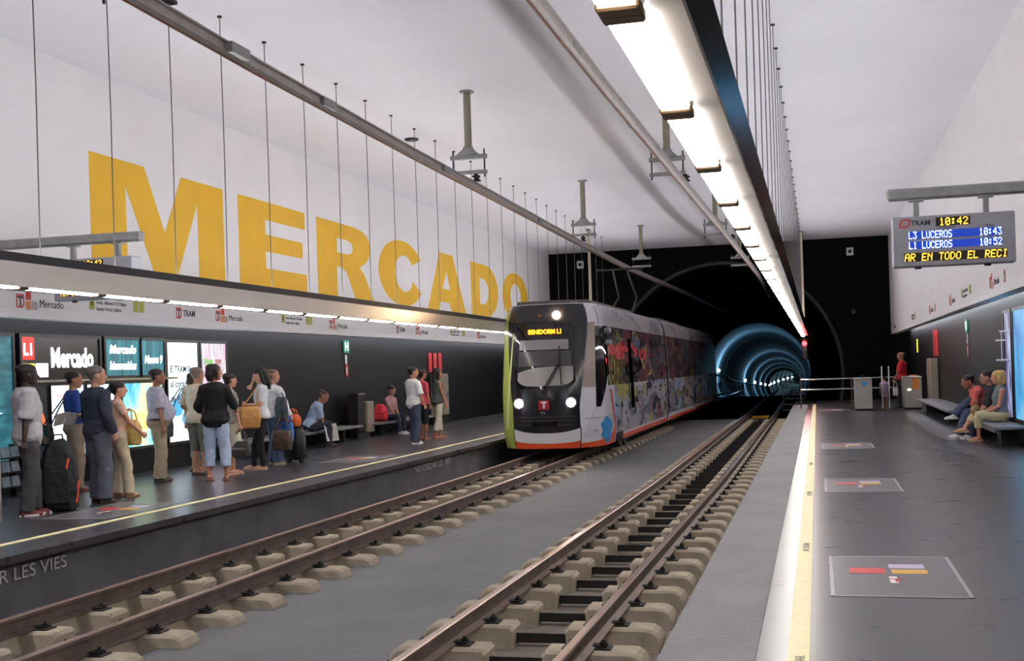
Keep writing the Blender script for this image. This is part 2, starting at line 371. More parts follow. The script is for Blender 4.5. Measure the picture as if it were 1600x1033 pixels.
letter([[(35.5, ZB), (37.2, ZB)] + arc(37.2, 4.14, 1.52, .84, -80, 80, 16) + [(37.2, ZT), (35.5, ZT)], [(36.47, 3.68)] + arc(36.85, 4.1, .66, .42, -80, 80, 10) + [(36.47, 4.53)]])
letter([arc(41.15, 4.14, 1.84, .86, 0, 360, 32)[:-1], arc(41.15, 4.14, .76, .48, 0, 360, 24)[:-1]])

# wayfinding marks on the white walls
sig_red = mat('sign_red', 'd0392e', .5); sig_orange = mat('sign_orange', 'dd8a54', .5); sig_grey = mat('sign_grey', 'b9a8a6', .5); sig_green = mat('sign_lime', 'a9ad2c', .5); sig_black = mat('sign_black', '2c2a2e', .5)
def wp(M3, x, u, z): return (x, u, z)
def mark_logo(M3, x, y, z, s, kind, label):
    sg = -1 if M3 is MR else 1
    t = empty('wall_sign', (x, y, z), 0, label, 'sign', 'wayfinding signs on the white walls')
    def P(u, v): return (.0, sg * u * s, v * s)
    if kind in 'TMS':
        outline('emblem', [[(0, -.02), (.34, -.02), (.46, .1), (.46, .5), (0, .5)], [(.06, .05), (.3, .05), (.4, .14), (.4, .43), (.06, .43)]], sig_red, Matrix(M3) @ Matrix.Diagonal((s, s, 1)), P(0, -.25), t, .004)
        text('letter', 'T', .52 * s, sig_black, M3, P(.08, -.2), t, .004, .012 * s)
    if kind == 'T': text('lettering', 'TRAM', .42 * s, sig_black, M3, P(.62, -.15), t, .004, .006 * s)
    if kind == 'M':
        panel('red_square', sig_red, M3, P(.55, .05), .3 * s, .3 * s, .004, t); panel('orange_square', sig_orange, M3, P(.55, -.32), .3 * s, .32 * s, .004, t); panel('grey_square', sig_grey, M3, P(.9, -.32), .3 * s, .32 * s, .004, t)
        text('lettering', 'Mercado', .42 * s, sig_black, M3, P(1.35, -.2), t, .004)
    if kind == 'G':
        panel('green_square', sig_green, M3, P(0, -.15), .42 * s, .55 * s, .004, t); panel('arrow', sig_black, M3, P(.14, .02), .14 * s, .2 * s, .006, t)
        text('lettering', 'Avda. Alfonso X El Sabio', .26 * s, sig_black, M3, P(.6, .12), t, .004); text('lettering', 'Benito Perez Galdos', .26 * s, sig_black, M3, P(.6, -.2), t, .004)
        panel('green_square', sig_green, M3, P(3.9, -.15), .42 * s, .55 * s, .004, t); panel('green_square', sig_green, M3, P(4.45, -.15), .42 * s, .55 * s, .004, t)
    return t
for y, k, lb in ((13.75, 'M', 'station sign under the departure board, leftmost on the left wall'), (15.4, 'G', 'lime green exit sign with two text lines, nearest on the left wall'), (17.85, 'T', 'red emblem sign above the teal lit panels'),
                 (19.2, 'M', 'station sign above the tall white poster'), (21.9, 'G', 'second lime green exit sign along the left wall'), (24.3, 'M', 'station sign left of the bright reflection on the steel beam'),
                 (28.6, 'T', 'emblem sign right of the green exit plate'), (30.1, 'M', 'station sign above the red hose stripes'), (33.2, 'G', 'farthest lime green exit sign, just left of the tram'), (36.0, 'M', 'farthest station sign on the left wall, beside the tram')):
    mark_logo(ML, XL + .002, y, 2.665, .36 if k != 'G' else .3, k, lb)
for y, k, lb in ((18.9, 'S', 'nearest emblem on the right white wall'), (20.4, 'M', 'station sign nearest on the right white wall'), (24.2, 'G', 'lime green exit sign on the right white wall'), (26.4, 'M', 'second station sign on the right white wall'),
                 (29.6, 'S', 'small emblem on the right wall between two signs'), (31.0, 'M', 'third station sign on the right white wall'), (36.6, 'G', 'farthest exit sign on the right white wall'), (45.0, 'M', 'farthest sign at the end of the right white wall')):
    mark_logo(MR, XR - .002, y, 2.68, .36 if k != 'G' else .3, k, lb)
# ------------------------------------------------------------------ light beams over both platform edges
tube_m = mat('lit_tube_diffuser', 'fff8ee', .5, emit=TUBE_E, ecol='fff9f2'); up_m = mat('lit_uplight_tube', 'fffaf4', .5, emit=UP_E, ecol='fbfaff')
bronze = mat('brown_tube_holder', '6a5238', .5, .3)
mirror = mat('brushed_beam_steel', 'd2cac5', .27, .5, var=.05, vscale=1.0); mirror_dark = mat('polished_dark_beam_steel', '4a4950', .12, 1.0); rim_dark = mat('dark_beam_rim', '3c3a3e', .42, .6)
def beam(sgn, xc, y0, y1, label, tw=.17, bw=.158):
    """xc: middle of the beam; the tubes hang on the side of the tracks"""
    t = empty('light_beam', (xc, 0, 2.43), 0, label, 'light beam')
    s = sgn      # +1: the tracks lie towards +X
    L = [Vector((0, y0, 0)), Vector((0, y1, 0))]
    MB().sweep([(bw * s, .0), (tw * s, .225), (-.14 * s, .225), (-.14 * s, .0)], L).build('housing', mirror, t)
    MB().sweep([((tw - .01) * s, .2255), ((tw + .0005) * s, .2255), ((tw + .0005) * s, .31), ((tw - .01) * s, .31)], L).build('track_side_rim', rim_dark, t)
    MB().sweep([(-.1415 * s, -.002), (-.15 * s, -.004), (-.205 * s, .05), (-.20 * s, .056), (-.1415 * s, .06)], L).build('platform_side_plate', mirror_dark, t)
    MB().sweep([(-.04 * s, .235), (.06 * s, .235), (.06 * s, .265), (-.04 * s, .265)], [Vector((0, -8.5, 0)), Vector((0, y1, 0))]).build('uplight_tube', up_m, t)
    return t
beam(1, -7.28, 6.0, 43.25, 'long polished steel light beam hanging over the left platform edge')
beam(-1, -.445, 2.6, 43.25, 'long polished steel light beam hanging over the right platform edge', .078, .066)
def fixture(x, y, label, grp, z=2.405):
    t = empty('tube_light', (x, y, z), 0, label, 'tube light', grp)
    MB().box((0, 0, .01), (.105, 1.12, .03), bev=.01).build('diffuser', tube_m, t)
    for e in (-1, 1):
        MB().box((0, e * .595, .005), (.112, .07, .034), bev=.006).build('end_bracket', bronze, t)
    return t
f0 = fixture(-.457, 4.257 + .629, 'long white tube light under the right beam', 'tube lights of the right beam')
for k in range(-2, 31):
    if k: dup(f0, (-.457, 4.257 + .629 + 1.258 * k, 2.405))
f1 = fixture(-7.235, 9.0, 'long white tube light under the left beam', 'tube lights of the left beam', 2.423)
for k in range(-2, 27):
    if k: dup(f1, (-7.235, 9.0 + 1.258 * k, 2.423))
# suspension wires
wire_m = mat('dark_steel_wire', '6e6b6a', .5, .4)
def wire(x, y, zb, label, grp):
    t = empty('suspension_wire', (x, y, zb), 0, label, 'wire', grp)
    MB().tube([(0, 0, 0), (.004, .01, (ZC - zb) * .5), (0, 0, ZC - zb - .01)], .0065, 6).build('rod', wire_m, t)
    MB().tube([(0, 0, ZC - zb - .02), (0, 0, ZC - zb)], .03, 10).build('ceiling_rose', dark_metal, t)
    MB().tube([(0, 0, -.005), (0, 0, .06)], .014, 8).build('turnbuckle', steel_rough, t); return t
wl = wire(-7.28, 13.80, 2.70, 'thin steel wire from the ceiling to the left beam', 'wires of the left beam')
for k in range(-5, 23):
    if k: dup(wl, (-7.28, 13.80 + 1.262 * k, 2.70))
wr = wire(-.45, 16.753, 2.70, 'thin steel wire from the ceiling to the right beam', 'wires of the right beam')
for k in range(-10, 21):
    if k: dup(wr, (-.45, 16.753 + 1.27 * k, 2.70))
cream = mat('cream_pipe', 'cfc4a8', .5)
for x, y, lb in ((-7.30, 39.2, 'pale vertical pipe from the ceiling to the end of the left beam'), (-.42, 43.6, 'pale vertical pipe from the ceiling to the end of the right beam')):
    t = empty('drop_pipe', (x, y, 2.6), 0, lb, 'pipe')
    MB().tube([(0, 0, .1 if x < -1 else -.1), (0, 0, ZC - 2.6)], .045, 10).build('pipe', cream, t, True, auto=40)
    MB().tube([(0, 0, ZC - 2.64), (0, 0, ZC - 2.6)], .09, 12).build('flange', steel_rough, t)
# hidden cove tubes behind the lower edge of the white walls
cove_m = mat('lit_cove_tube', 'f4f6ff', .5, emit=COVE_E, ecol='f2f5ff')
for x, lb in ((XL - .3, 'lit cove tube behind the lower edge of the left white wall'), (XR + .3, 'lit cove tube behind the lower edge of the right white wall')):
    t = empty('cove_light', (x, 20, 2.66), 0, lb, 'cove light')
    MB().tube([(0, -24, 0), (0, 26, 0)], .02, 8).build('tube', cove_m, t)
    MB().box((0, 1, .08), (.1, 50, .12)).build('holder', steel_rough, t)

# ------------------------------------------------------------------ overhead conductor rails and their supports
prof = [(-.05, .06), (.05, .06), (.05, .045), (.022, .04), (.022, -.03), (.045, -.05), (.012, -.075), (-.012, -.075), (-.045, -.05), (-.022, -.03), (-.022, .04), (-.05, .045)]
cz = 4.57
for pts, lb in (([(-5.05, 5), (-5.15, 8.4), (-5.24, 10.7), (-5.34, 15.4), (-5.42, 22), (-5.52, 29), (-5.57, 36.3), (-5.45, 43), (-5.2, 52), (-5.0, 70)], 'overhead conductor rail above the left track, nearest the giant letters'),
                ([(-2.17, 6), (-2.17, 9.5), (-2.16, 13), (-2.09, 20), (-2.0, 28), (-1.93, 36), (-1.9, 42), (-2.0, 56)], 'overhead conductor rail above the right track')):
    t = empty('conductor_rail', (0, 0, cz), 0, lb, 'conductor rail')
    MB().sweep(prof, [Vector((x, y, 0)) for x, y in pts]).build('profile', alu, t)
    MB().tube([(x, y, -.083) for x, y in pts], .009, 6).build('contact_wire', mat('copper_wire', '8a5a40', .4, .8), t)
    for x, y in pts[1:7]: MB().box((x, y + 1.7, 0.0), (.075, .35, .10)).build('joint_plate', steel_rough, t)
def support(x, y, cx, label, zr=.94):
    t = empty('rail_support', (x, y, ZC), 0, label, 'rail support', 'ceiling supports of the overhead rails')
    MB().tube([(0, 0, -.025), (0, 0, 0)], .12, 18).build('flange', steel_rough, t)
    MB().tube([(0, 0, -zr), (0, 0, -.02)], .062, 14).build('tube', mat('bronze_grey_tube', '8e8876', .5, .5), t, True, auto=40)
    MB().loft([[Vector((a * r, e * r * .6, z)) for a, e in ((-1, -1), (1, -1), (1, 1), (-1, 1))] for z, r in ((-zr + .04, .06), (-zr - .03, .09), (-zr - .12, .18))]).build('bracket', steel_rough, t)
    MB().box((0, 0, -zr - .155), (.62, .09, .07)).build('upper_crossbar', steel_rough, t)
    MB().box((0, 0, -zr - .41), (.62, .08, .06)).build('lower_crossbar', steel_rough, t)
    for e in (-1, 1): MB().tube([(e * .27, 0, -zr - .5), (e * .27, 0, -zr - .03)], .013, 8).build('threaded_rod', dark_metal, t)
    dx = cx - x
    b = MB(); z0 = -zr - .44; b.tube([(dx, 0, z0), (dx, 0, z0 - .03), (dx, 0, z0 - .03), (dx, 0, z0 - .06), (dx, 0, z0 - .06), (dx, 0, z0 - .10)], [.03, .03, .07, .07, .04, .04], 12)
    b.box((dx, 0, z0 - .11), (.13, .1, .03)); b.build('insulator_clamp', dark_metal, t)
    return t
for y, cx, lb in ((8.9, -5.17, 'ceiling support of the left overhead rail at the top edge of the photo'), (18.9, -5.38, 'ceiling support of the left overhead rail, the biggest one, above the middle letters'), (28.9, -5.52, 'second ceiling support along the left overhead rail'),
                  (38.9, -5.55, 'third ceiling support along the left overhead rail, before the black end wall')):
    support(-5.5, y, cx, lb)
for y, cx, lb in ((20.5, -2.09, 'nearest ceiling support of the right overhead rail, beside the lit tubes'), (30.5, -1.98, 'second ceiling support of the right overhead rail'), (40.5, -1.91, 'third ceiling support of the right overhead rail, before the end wall')):
    support(-2.4, y, cx, lb)
t = empty('ceiling_disc', (-7.65, 22.28, ZC), 0, 'small dark disc on the ceiling just above the left overhead rail', 'ceiling fitting')
MB().tube([(0, 0, -.03), (0, 0, 0)], .14, 18).build('disc', dark_metal, t); MB().tube([(0, 0, -.06), (0, 0, -.03)], .05, 12).build('stem', steel_rough, t)

# ------------------------------------------------------------------ tracks
rust = mat('rusty_rail_steel', '74645b', .55, .5, var=.22, vscale=5); railtop = mat('worn_rail_head', 'a89084', .3, .85, var=.12, vscale=4, stretch=(1, .2, 1))
rp = [(-.065, -.145), (.065, -.145), (.065, -.13), (.012, -.112), (.012, -.04), (.034, -.03), (.034, -.003), (-.034, -.003), (-.034, -.03), (-.012, -.04), (-.012, -.112), (-.065, -.13)]
hp = [(-.031, -.003), (.031, -.003), (.024, 0.004), (-.024, .004)]
for fn, side in ((trackL, 'left'), (trackR, 'right')):
    for e, nm in ((-1, 'left'), (1, 'right')):
        t = empty('rail', (0, 0, ZR), 0, f'{nm} rail of the {side} track', 'rail')
        P = [Vector((fn(y) + e * .515, y, 0)) for y in YS[2:]] + [Vector((fn(40) + e * .515 - .3, 90, -.1))]
        MB().sweep(rp, P).build('web_and_foot', rust, t); MB().sweep(hp, P).build('running_head', railtop, t)
conc = mat('pale_sleeper_concrete', 'a89c8a', .9, var=.16, vscale=7, bump=.25, bscale=45)
def block(x0, x1, outer):
    """concrete block; the outer end has a big rounded shoulder"""
    zb, zt, dy = BZ - ZR + .0, -.147, .135
    lo, hi = (x0, x1) if x0 < x1 else (x1, x0)
    e = [(lo + .015, zb), (hi - .01, zb), (hi + .012, zb + .06), (hi + .004, zt - .075), (hi - .022, zt - .032), (hi - .065, zt - .006), (hi - .12, zt), (lo + .03, zt), (lo, zt - .03)]
    pr = e if outer > 0 else [(lo + hi - x, z) for x, z in e][::-1]
    b = MB(); rings = []
    for y, k in ((-dy, 1.0), (-dy + .025, 0), (dy - .025, 0), (dy, 1.0)):
        rings.append([Vector((x + (0.012 * k if x < (lo + hi) / 2 else -0.012 * k), y, z - (.02 * k if z > zb + .02 else 0))) for x, z in pr])
    return b.loft(rings)
def sleeper(x, y, label, grp):
    t = empty('sleeper', (x, y, ZR), 0, label, 'sleeper', grp)
    bk = {-1: block(-.94, -.20, -1).build('concrete_block', conc, t), 1: block(.20, .94, 1).build('concrete_block', conc, t)}
    b = MB(); b.box((0, -.03, BZ - ZR + .07), (.5, .012, .07)); b.box((0, .005, BZ - ZR + .035), (.5, .08, .012)); b.build('tie_bar', dark_metal, t)
    for e in (-1, 1):
        for q in (-1, 1):
            c = MB(); xx = e * .515 + q * .115
            c.box((xx - q * .025, 0, -.128), (.10, .09, .018)); c.tube([(xx, 0, -.14), (xx, 0, -.085)], .013, 8); c.tube([(xx, 0, -.12), (xx, 0, -.10)], .026, 6)
            c.box((xx, 0, -.142), (.12, .14, .012)); c.build('rail_clip', dark_metal, bk[e])
    return t
PIT = .77
sR = sleeper(trackR(5.2), 5.2, 'twin block concrete sleeper under the right track', 'sleepers of the right track')
for k in range(1, 50): dup(sR, (trackR(5.2 + PIT * k), 5.2 + PIT * k, ZR))
sL = sleeper(trackL(6.1), 6.1, 'twin block concrete sleeper under the left track', 'sleepers of the left track')
for k in range(1, 44): dup(sL, (trackL(6.1 + PIT * k), 6.1 + PIT * k, ZR))
t = empty('track_marker', (-2.08, 43.6, BZ), 0, 'yellow crossed marker plate between the far rails of the right track', 'track marker')
yel = mat('signal_yellow', 'd9a11c', .5)
MB().box((0, 0, .2), (.62, .12, .03)).build('plate', yel, t); MB().box((0, 1.2, .2), (.62, .12, .03)).build('plate', yel, t); MB().box((0, .6, .1), (.1, 1.3, .2)).build('base', dark_metal, t)

# ------------------------------------------------------------------ tunnel beyond the end wall
tun_m = mat('tunnel_lining_concrete', '7c8288', .9, var=.25, vscale=.6, bump=.2, bscale=3)
def tpath(y):
    d = max(0, y - 47); e = max(0, y - 290)
    return (-3.5 - .0175 * d + e * e / 860.0, -.024 * max(0, min(y, 290) - 92) + e * e * .00022)
def tun_ring(y, r, far=None):
    cx, dz = tpath(y); far = y > 91 if far is None else far
    return arch(y, r, cx, (.75 if far else TZ) + dz, 36, (-1.45 if far else -.95) + dz)
dark_tun = mat('shade_darkened_concrete', '222529', .95, var=.35, vscale=.6, spec=.0)  # shade of the unlit first stretch is put into this darker concrete colour
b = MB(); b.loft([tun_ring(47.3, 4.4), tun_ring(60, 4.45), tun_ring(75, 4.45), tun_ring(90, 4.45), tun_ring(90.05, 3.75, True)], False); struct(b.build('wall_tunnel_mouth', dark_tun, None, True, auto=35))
b = MB()
rr = [tun_ring(90.05, 3.75, True), tun_ring(92, 3.75), tun_ring(92.05, 3.9)]
for y in range(100, 400, 10): rr.append(tun_ring(y, 3.9))
nn = len(rr[0]); vs = [p for r in rr for p in r]; fs = []
for k in range(len(rr) - 1):
    for i in range(nn): fs.append((k * nn + i, k * nn + (i + 1) % nn, (k + 1) * nn + (i + 1) % nn, (k + 1) * nn + i))
fs.append(tuple((len(rr) - 1) * nn + i for i in range(nn)))
b.add(vs, fs); struct(b.build('wall_tunnel', tun_m, None, True, auto=35))
rib_m = mat('tunnel_rib_steel', '5c636a', .7, .1)
for y, r, lb in ((62, 4.36, 'nearest pale rib arch inside the tunnel'), (89.6, 3.86, 'big rib arch where the tunnel narrows'), (112, 3.8, 'rib arch inside the blue lit tunnel'), (285, 3.75, 'farthest rib arch inside the tunnel')):
    t = empty('tunnel_rib', (0, y, 0), 0, lb, 'rib arch')
    MB().tube([Vector((p.x, 0, p.z)) for p in tun_ring(y, r, y > 80)], .05 if y < 80 else .10 if y < 200 else .25, 8).build('rib', rib_m, t)
blue_lamp = mat('blue_white_lamp', 'd8f4ff', .4, emit=30, ecol='bff4f0')
for k, y in enumerate((103, 158, 195, 228, 262, 292, 306, 318, 330, 341, 350, 358)):
    cx, dz = tpath(y); z = 1.25 + dz - (.0 if y < 120 else .35); x = cx - math.sqrt(3.9 ** 2 - (z - .75 - dz) ** 2) + .15
    t = empty('tunnel_lamp', (x, y, z), 0, 'nearest lamp on the left tunnel wall' if k == 0 else 'second lamp on the left tunnel wall' if k == 1 else 'small white lamp in the row deep in the tunnel', 'lamp', None if k < 2 else 'lamps deep in the tunnel')
    q = .07 + .0006 * y
    MB().ell((0, 0, 0), (q, q, q), 10, 6).build('bulb', blue_lamp, t, True); MB().box((-.1 - q * .6, 0, 0), (.08, .22, .22)).build('back_plate', dark_metal, t)
    ld = D.lights.new('tunnel_glow', 'POINT'); ld.energy = (360, 380, 300, 180, 110)[k] if k < 5 else 30; ld.color = (.30, .66, 1.0); ld.shadow_soft_size = .2
    lo = D.objects.new('tunnel_glow', ld); COL.objects.link(lo); lo.parent = t; lo.location = (1.3, 0, .3)
rail_t = empty('cable_tray', (0, 0, 0), 0, 'dark cable tray running along the left tunnel wall under the lamps', 'cable tray')
b = MB(); pts = []
for y in list(range(92, 290, 11)):
    cx, dz = tpath(y); pts.append((cx - 3.78, y, .95 + dz - (.0 if y < 120 else .35)))
b.tube(pts, .10, 6).build('tray', dark_metal, rail_t)
for y, z0, lb in ((104, -.9, 'nearest dark niche in the left tunnel wall'), (146, -.9, 'second dark niche in the left tunnel wall')):
    cx, dz = tpath(y); t = empty('wall_niche', (cx - 3.62, y, z0 + dz), 0, lb, 'niche')
    MB().box((.05, 0, .5), (.18, 2.2, 1.3)).build('door', blackgloss, t); MB().box((.05, 0, 1.2), (.24, 2.4, .1)).build('lintel', dark_metal, t)
t = empty('steel_steps', (-.95, 48.2, -.6), 0, 'small blue grey steel steps inside the right of the tunnel mouth', 'steps')
for k in range(7): MB().box((0, k * .28, .2 + k * .22), (.8, .22, .04)).build('tread', rib_m, t)
for e in (-1, 1): MB().box((e * .42, .85, .8), (.03, .06, 2.3), Euler((math.radians(-52), 0, 0))).build('stringer', rib_m, t)
# ------------------------------------------------------------------ lit panels on the left wall
XP = XLD + .09          # front of the light boxes
KP = XP / -10.75
def sc(y, z): return y * KP, 1.5 + (z - 1.5) * KP
def screen_mat(name, cols, scale=3.0, strength=SCREEN_E, stretch=(1, 1, 1), stops=None):
    m = D.materials.new(name); m.use_nodes = True; N, L, b = nodes(m)
    tc = N.new('ShaderNodeTexCoord'); mp = N.new('ShaderNodeMapping'); mp.inputs['Scale'].default_value = stretch; L.new(tc.outputs['Object'], mp.inputs[0])
    n = N.new('ShaderNodeTexNoise'); n.inputs['Scale'].default_value = scale; n.inputs['Detail'].default_value = 4; n.inputs['Distortion'].default_value = .4; L.new(mp.outputs[0], n.inputs['Vector'])
    r = N.new('ShaderNodeValToRGB'); e = r.color_ramp.elements
    while len(e) < len(cols): e.new(.5)
    for i, c in enumerate(cols): e[i].position = stops[i] if stops else .3 + .4 * i / max(1, len(cols) - 1); e[i].color = (*h(c), 1)
    L.new(n.outputs['Fac'], r.inputs[0]); L.new(r.outputs[0], b.inputs['Emission Color']); b.inputs['Emission Strength'].default_value = strength
    b.inputs['Base Color'].default_value = (.02, .02, .02, 1); b.inputs['Roughness'].default_value = .4; MATS[name] = m
    return m
glow_white = mat('lit_white', 'ffffff', .4, emit=2.2, ecol='f4fbff'); glow_red = mat('lit_red', 'd03a34', .4, emit=.9); glow_yellow = mat('lit_yellow', 'f2e23c', .4, emit=1.0)
frame_m = mat('black_box_frame', '101013', .3)
def lightbox(y0, y1, z0, z1, m, label, M3=ML, x=XP, name='light_box', cat='light box'):
    w = abs(y1 - y0); hh = z1 - z0; sg = 1 if M3 is ML else -1; u0 = y0 if sg > 0 else max(y0, y1)
    t = empty(name, (x, u0, z0), 0, label, cat)
    f = .05; F = frame(M3, (0, 0, 0)); Fb = frame(M3, (-.085 * sg, 0, 0))
    b = MB()
    for a, c, e, g in ((-f, w + f, -f, 0), (-f, w + f, hh, hh + f), (-f, 0, 0, hh), (w, w + f, 0, hh)): b.prism([(a, e), (c, e), (c, g), (a, g)], Fb, .1)
    b.build('frame', frame_m, t)
    MB().prism([(0, 0), (w, 0), (w, hh), (0, hh)], Fb, .08).build('screen', m, t)
    return t, w, hh
def on(t, M3, u, v, off=.0): return (off if M3 is ML else -off, u if M3 is ML else -u, v)
map_m = screen_mat('teal_map_screen', ['1a5a68', '2a7684', '4a9aa4'], 2, .8, (1, 1, 3), [.35, .5, .68])
t, w, hh = lightbox(*[sc(13.0, 0)[0], sc(14.1, 0)[0]], sc(0, .5)[1], sc(0, 2.2)[1], map_m, 'tall teal network map in the left wall, leftmost lit panel')
lines_m = mat('lit_pale_cyan', 'c8f6ff', .4, emit=1.6)
b = MB(); rnd = random.Random(3)
for k in range(16):
    v = .15 + k * .1; u = rnd.uniform(.1, .5); b.prism([(u, v), (u + rnd.uniform(.2, .5), v), (u + .4, v + .018), (u, v + .018)], frame(ML, (.0, 0, 0)), .003)
b.build('map_lines', lines_m, t)
y0, y1 = sc(14.3, 0)[0], sc(16.15, 0)[0]; z0, z1 = sc(0, 1.63)[1], sc(0, 2.2)[1]
t, w, hh = lightbox(y0, y1, z0, z1, mat('black_sign_face', '17161b', .2), 'black station name sign with line number squares on the left wall', name='station_sign', cat='sign')
panel('red_square', glow_red, ML, on(t, ML, .0, hh - .33), .28, .33, .006, t); text('lettering', 'L1', .24, glow_white, ML, on(t, ML, .03, hh - .26, .008), t, .003, .006)
panel('yellow_square', glow_yellow, ML, on(t, ML, .0, -.02), .28, .22, .006, t); panel('white_square', glow_white, ML, on(t, ML, .31, -.02), .28, .22, .006, t)
text('lettering', 'Mercado', .40, glow_white, ML, on(t, ML, .66, .15, .004), t, .004, .014, width=1.05)
teal_m = screen_mat('teal_advert_screen', ['155a66', '2a8596', '3fa6b4'], 2.0, .8, (1, 6, .6))
for a, c, words, lb in ((16.32, 17.28, (('Mercado', .1, .36), ('bienvenidos', .1, .1)), 'left teal advert with two white scribbled words above the people'), (17.32, 18.02, (('Nuevo 9', .1, .2),), 'right teal advert with one white scribbled word above the people')):
    t, w, hh = lightbox(sc(a, 0)[0], sc(c, 0)[0], z0, z1, teal_m, lb)
    for s, u, v in words: text('lettering', s, .19, glow_white, ML, on(t, ML, u, v, .004), t, .003, .006, width=w * .78, shear=.25)
zl0, zl1 = sc(0, .47)[1], sc(0, 1.50)[1]
dark_post = screen_mat('dark_poster_screen', ['101418', '1d2630', '2c3a46'], 2, .5)
t, w, hh = lightbox(sc(14.32, 0)[0], sc(14.86, 0)[0], zl0, zl1, dark_post, 'dark poster with an orange curve behind the man in the grey shirt')
outline('curve', [arc(.28, .45, .2, .28, 0, 180, 12) + arc(.28, .45, .13, .2, 180, 0, 12)], mat('lit_orange', 'f07848', .4, emit=1.0), ML, (.002, 0, 0), t)
wht = screen_mat('white_blue_poster_screen', ['ffffff', 'd8f0ff', '9fd4f2'], 1.4, 1.9, (1, 1, .5), [.4, .55, .75])
t, w, hh = lightbox(sc(14.92, 0)[0], sc(15.72, 0)[0], zl0, zl1, wht, 'white glowing poster behind the man in the blue shirt')
text('lettering', 'horarios', .11, glow_red, ML, on(t, ML, .12, hh - .18, .004), t)
t, w, hh = lightbox(sc(15.8, 0)[0], sc(16.66, 0)[0], zl0, zl1, wht, 'pale glowing poster behind the woman in peach')
by = screen_mat('aqua_yellow_poster_screen', ['2f9fd0', '6fd0e8', 'd8f0c0', 'f0dc60'], 2.2, 1.4, (1, 1, .7), [.3, .45, .58, .72])
t, w, hh = lightbox(sc(16.74, 0)[0], sc(17.95, 0)[0], zl0, zl1, by, 'aqua and yellow poster left of the heavy man in the white shirt')
wt2 = screen_mat('white_advert_screen', ['f4fcff', 'd4f0fc', '5fb4e4'], 1.6, 1.9, (1, 1, .6), [.5, .6, .78])
t, w, hh = lightbox(sc(18.12, 0)[0], sc(19.15, 0)[0], zl0, z1 - .02, wt2, 'tall white glowing advert with three text lines')
ink2 = mat('grey_blue_ink', '54707e', .5)
for k, s in enumerate(('El TRAM llega', 'al corazón', 'de Alicante')): text('lettering', s, .17, ink2, ML, on(t, ML, .08, 1.22 - .26 * k, .004), t, .003, .003, width=(.86, .72, .74)[k])
for u, v, s in ((.3, .6, .2), (.6, .4, .16), (.45, .75, .12)): MB().prism(arc(u, v, s, s * .8, 0, 360, 14)[:-1], frame(ML, (.0, 0, 0)), .003).build('blue_patch', mat('lit_sky_blue', '4aa8e0', .4, emit=1.0), t)
mx = screen_mat('pink_grey_poster_screen', ['58505c', 'f0eef2', 'e0b4d0', '9c9ca4'], 2.6, 1.1, (1, 5, .5), [.3, .45, .6, .75])
t, w, hh = lightbox(sc(19.27, 0)[0], sc(20.2, 0)[0], zl0, z1 - .02, mx, 'grey and pink poster, rightmost lit panel on the left wall')
text('lettering', 'TRAM', .13, mat('lit_green', '5cb84a', .4, emit=.8), ML, on(t, ML, .08, 1.36, .004), t, .003, .004); text('lettering', '2009', .13, mat('lit_brown', '9a5a48', .4, emit=.6), ML, on(t, ML, .5, 1.36, .004), t, .003, .004)
t = empty('wall_rail', (XLD, 16.5, sc(0, 1.57)[1]), 0, 'bright steel rail between the upper and lower lit panels', 'rail')
MB().box((.1, .3, 0), (.06, 3.9, .035)).build('bar', steel, t); MB().box((.05, -1.4, 0), (.1, .04, .03)).build('bracket', steel, t); MB().box((.05, 2.0, 0), (.1, .04, .03)).build('bracket', steel, t)
t = empty('leaflet_rack', (XLD + .35, 13.75, 0), 0, 'low wire rack of pale leaflets behind the man in grey', 'rack')
for k in range(3):
    MB().box((0, 0, .14 + .2 * k), (.2, .6, .02)).build('shelf', dark_metal, t)
    for q in range(3): MB().box((.05, -.2 + q * .2, .22 + .2 * k), (.03, .16, .14), Euler((0, -.2, 0))).build('leaflet', mat('pale_leaflet', '7c8a94', .6, var=.3, vscale=9), t)
for e in (-.3, .3): MB().box((-.05, e, .36), (.1, .03, .72)).build('upright', dark_metal, t)

# ------------------------------------------------------------------ small wall fittings
ex_green = mat('exit_green', '1e7a58', .4, emit=.25); pict = mat('pictogram_white', 'e8fff4', .4, emit=.6)
def exit_plate(x, y, z, M3, label):
    sg = 1 if M3 is ML else -1; t = empty('exit_plate', (x, y, z), 0, label, 'exit sign')
    MB().prism([(0, 0), (.32, 0), (.32, .3), (0, .3)], frame(M3, (0, 0, 0)), .03).build('plate', ex_green, t)
    b = MB(); F = frame(M3, (.031 * sg, 0, 0))
    for q in ([(.05, .05), (.10, .05), (.10, .25), (.05, .25)], [(.2, .05), (.26, .05), (.26, .25), (.2, .25)], [(.1, .13), (.2, .13), (.2, .18), (.1, .18)]): b.prism(q, F, .004)
    b.build('pictogram', pict, t); return t
exit_plate(XLD + .01, 26.6, 2.07, ML, 'small green exit plate on the dark left wall')
exit_plate(XRD - .01, 28.9, 2.05, MR, 'small green exit plate on the dark right wall')
def small_label(x, y, z, M3, label):
    t = empty('wall_label', (x, y, z), 0, label, 'label'); sg = 1 if M3 is ML else -1
    panel('white_strip', white, M3, (0, 0, .3), .1, .22, .01, t); panel('red_strip', sig_red, M3, (0, sg * .0, 0), .16, .28, .008, t); panel('white_patch', white, M3, (.009 * sg, sg * .04, .04), .07, .18, .004, t); return t
small_label(XLD + .01, 26.7, 1.5, ML, 'small red and white label under the left exit plate'); small_label(XRD - .01, 28.8, 1.5, MR, 'small red and white label under the right exit plate')
beige = mat('beige_metal_cabinet', '9c9180', .5, .2, var=.06)
hose_red = mat('hose_cabinet_red', 'd8323a', .4)
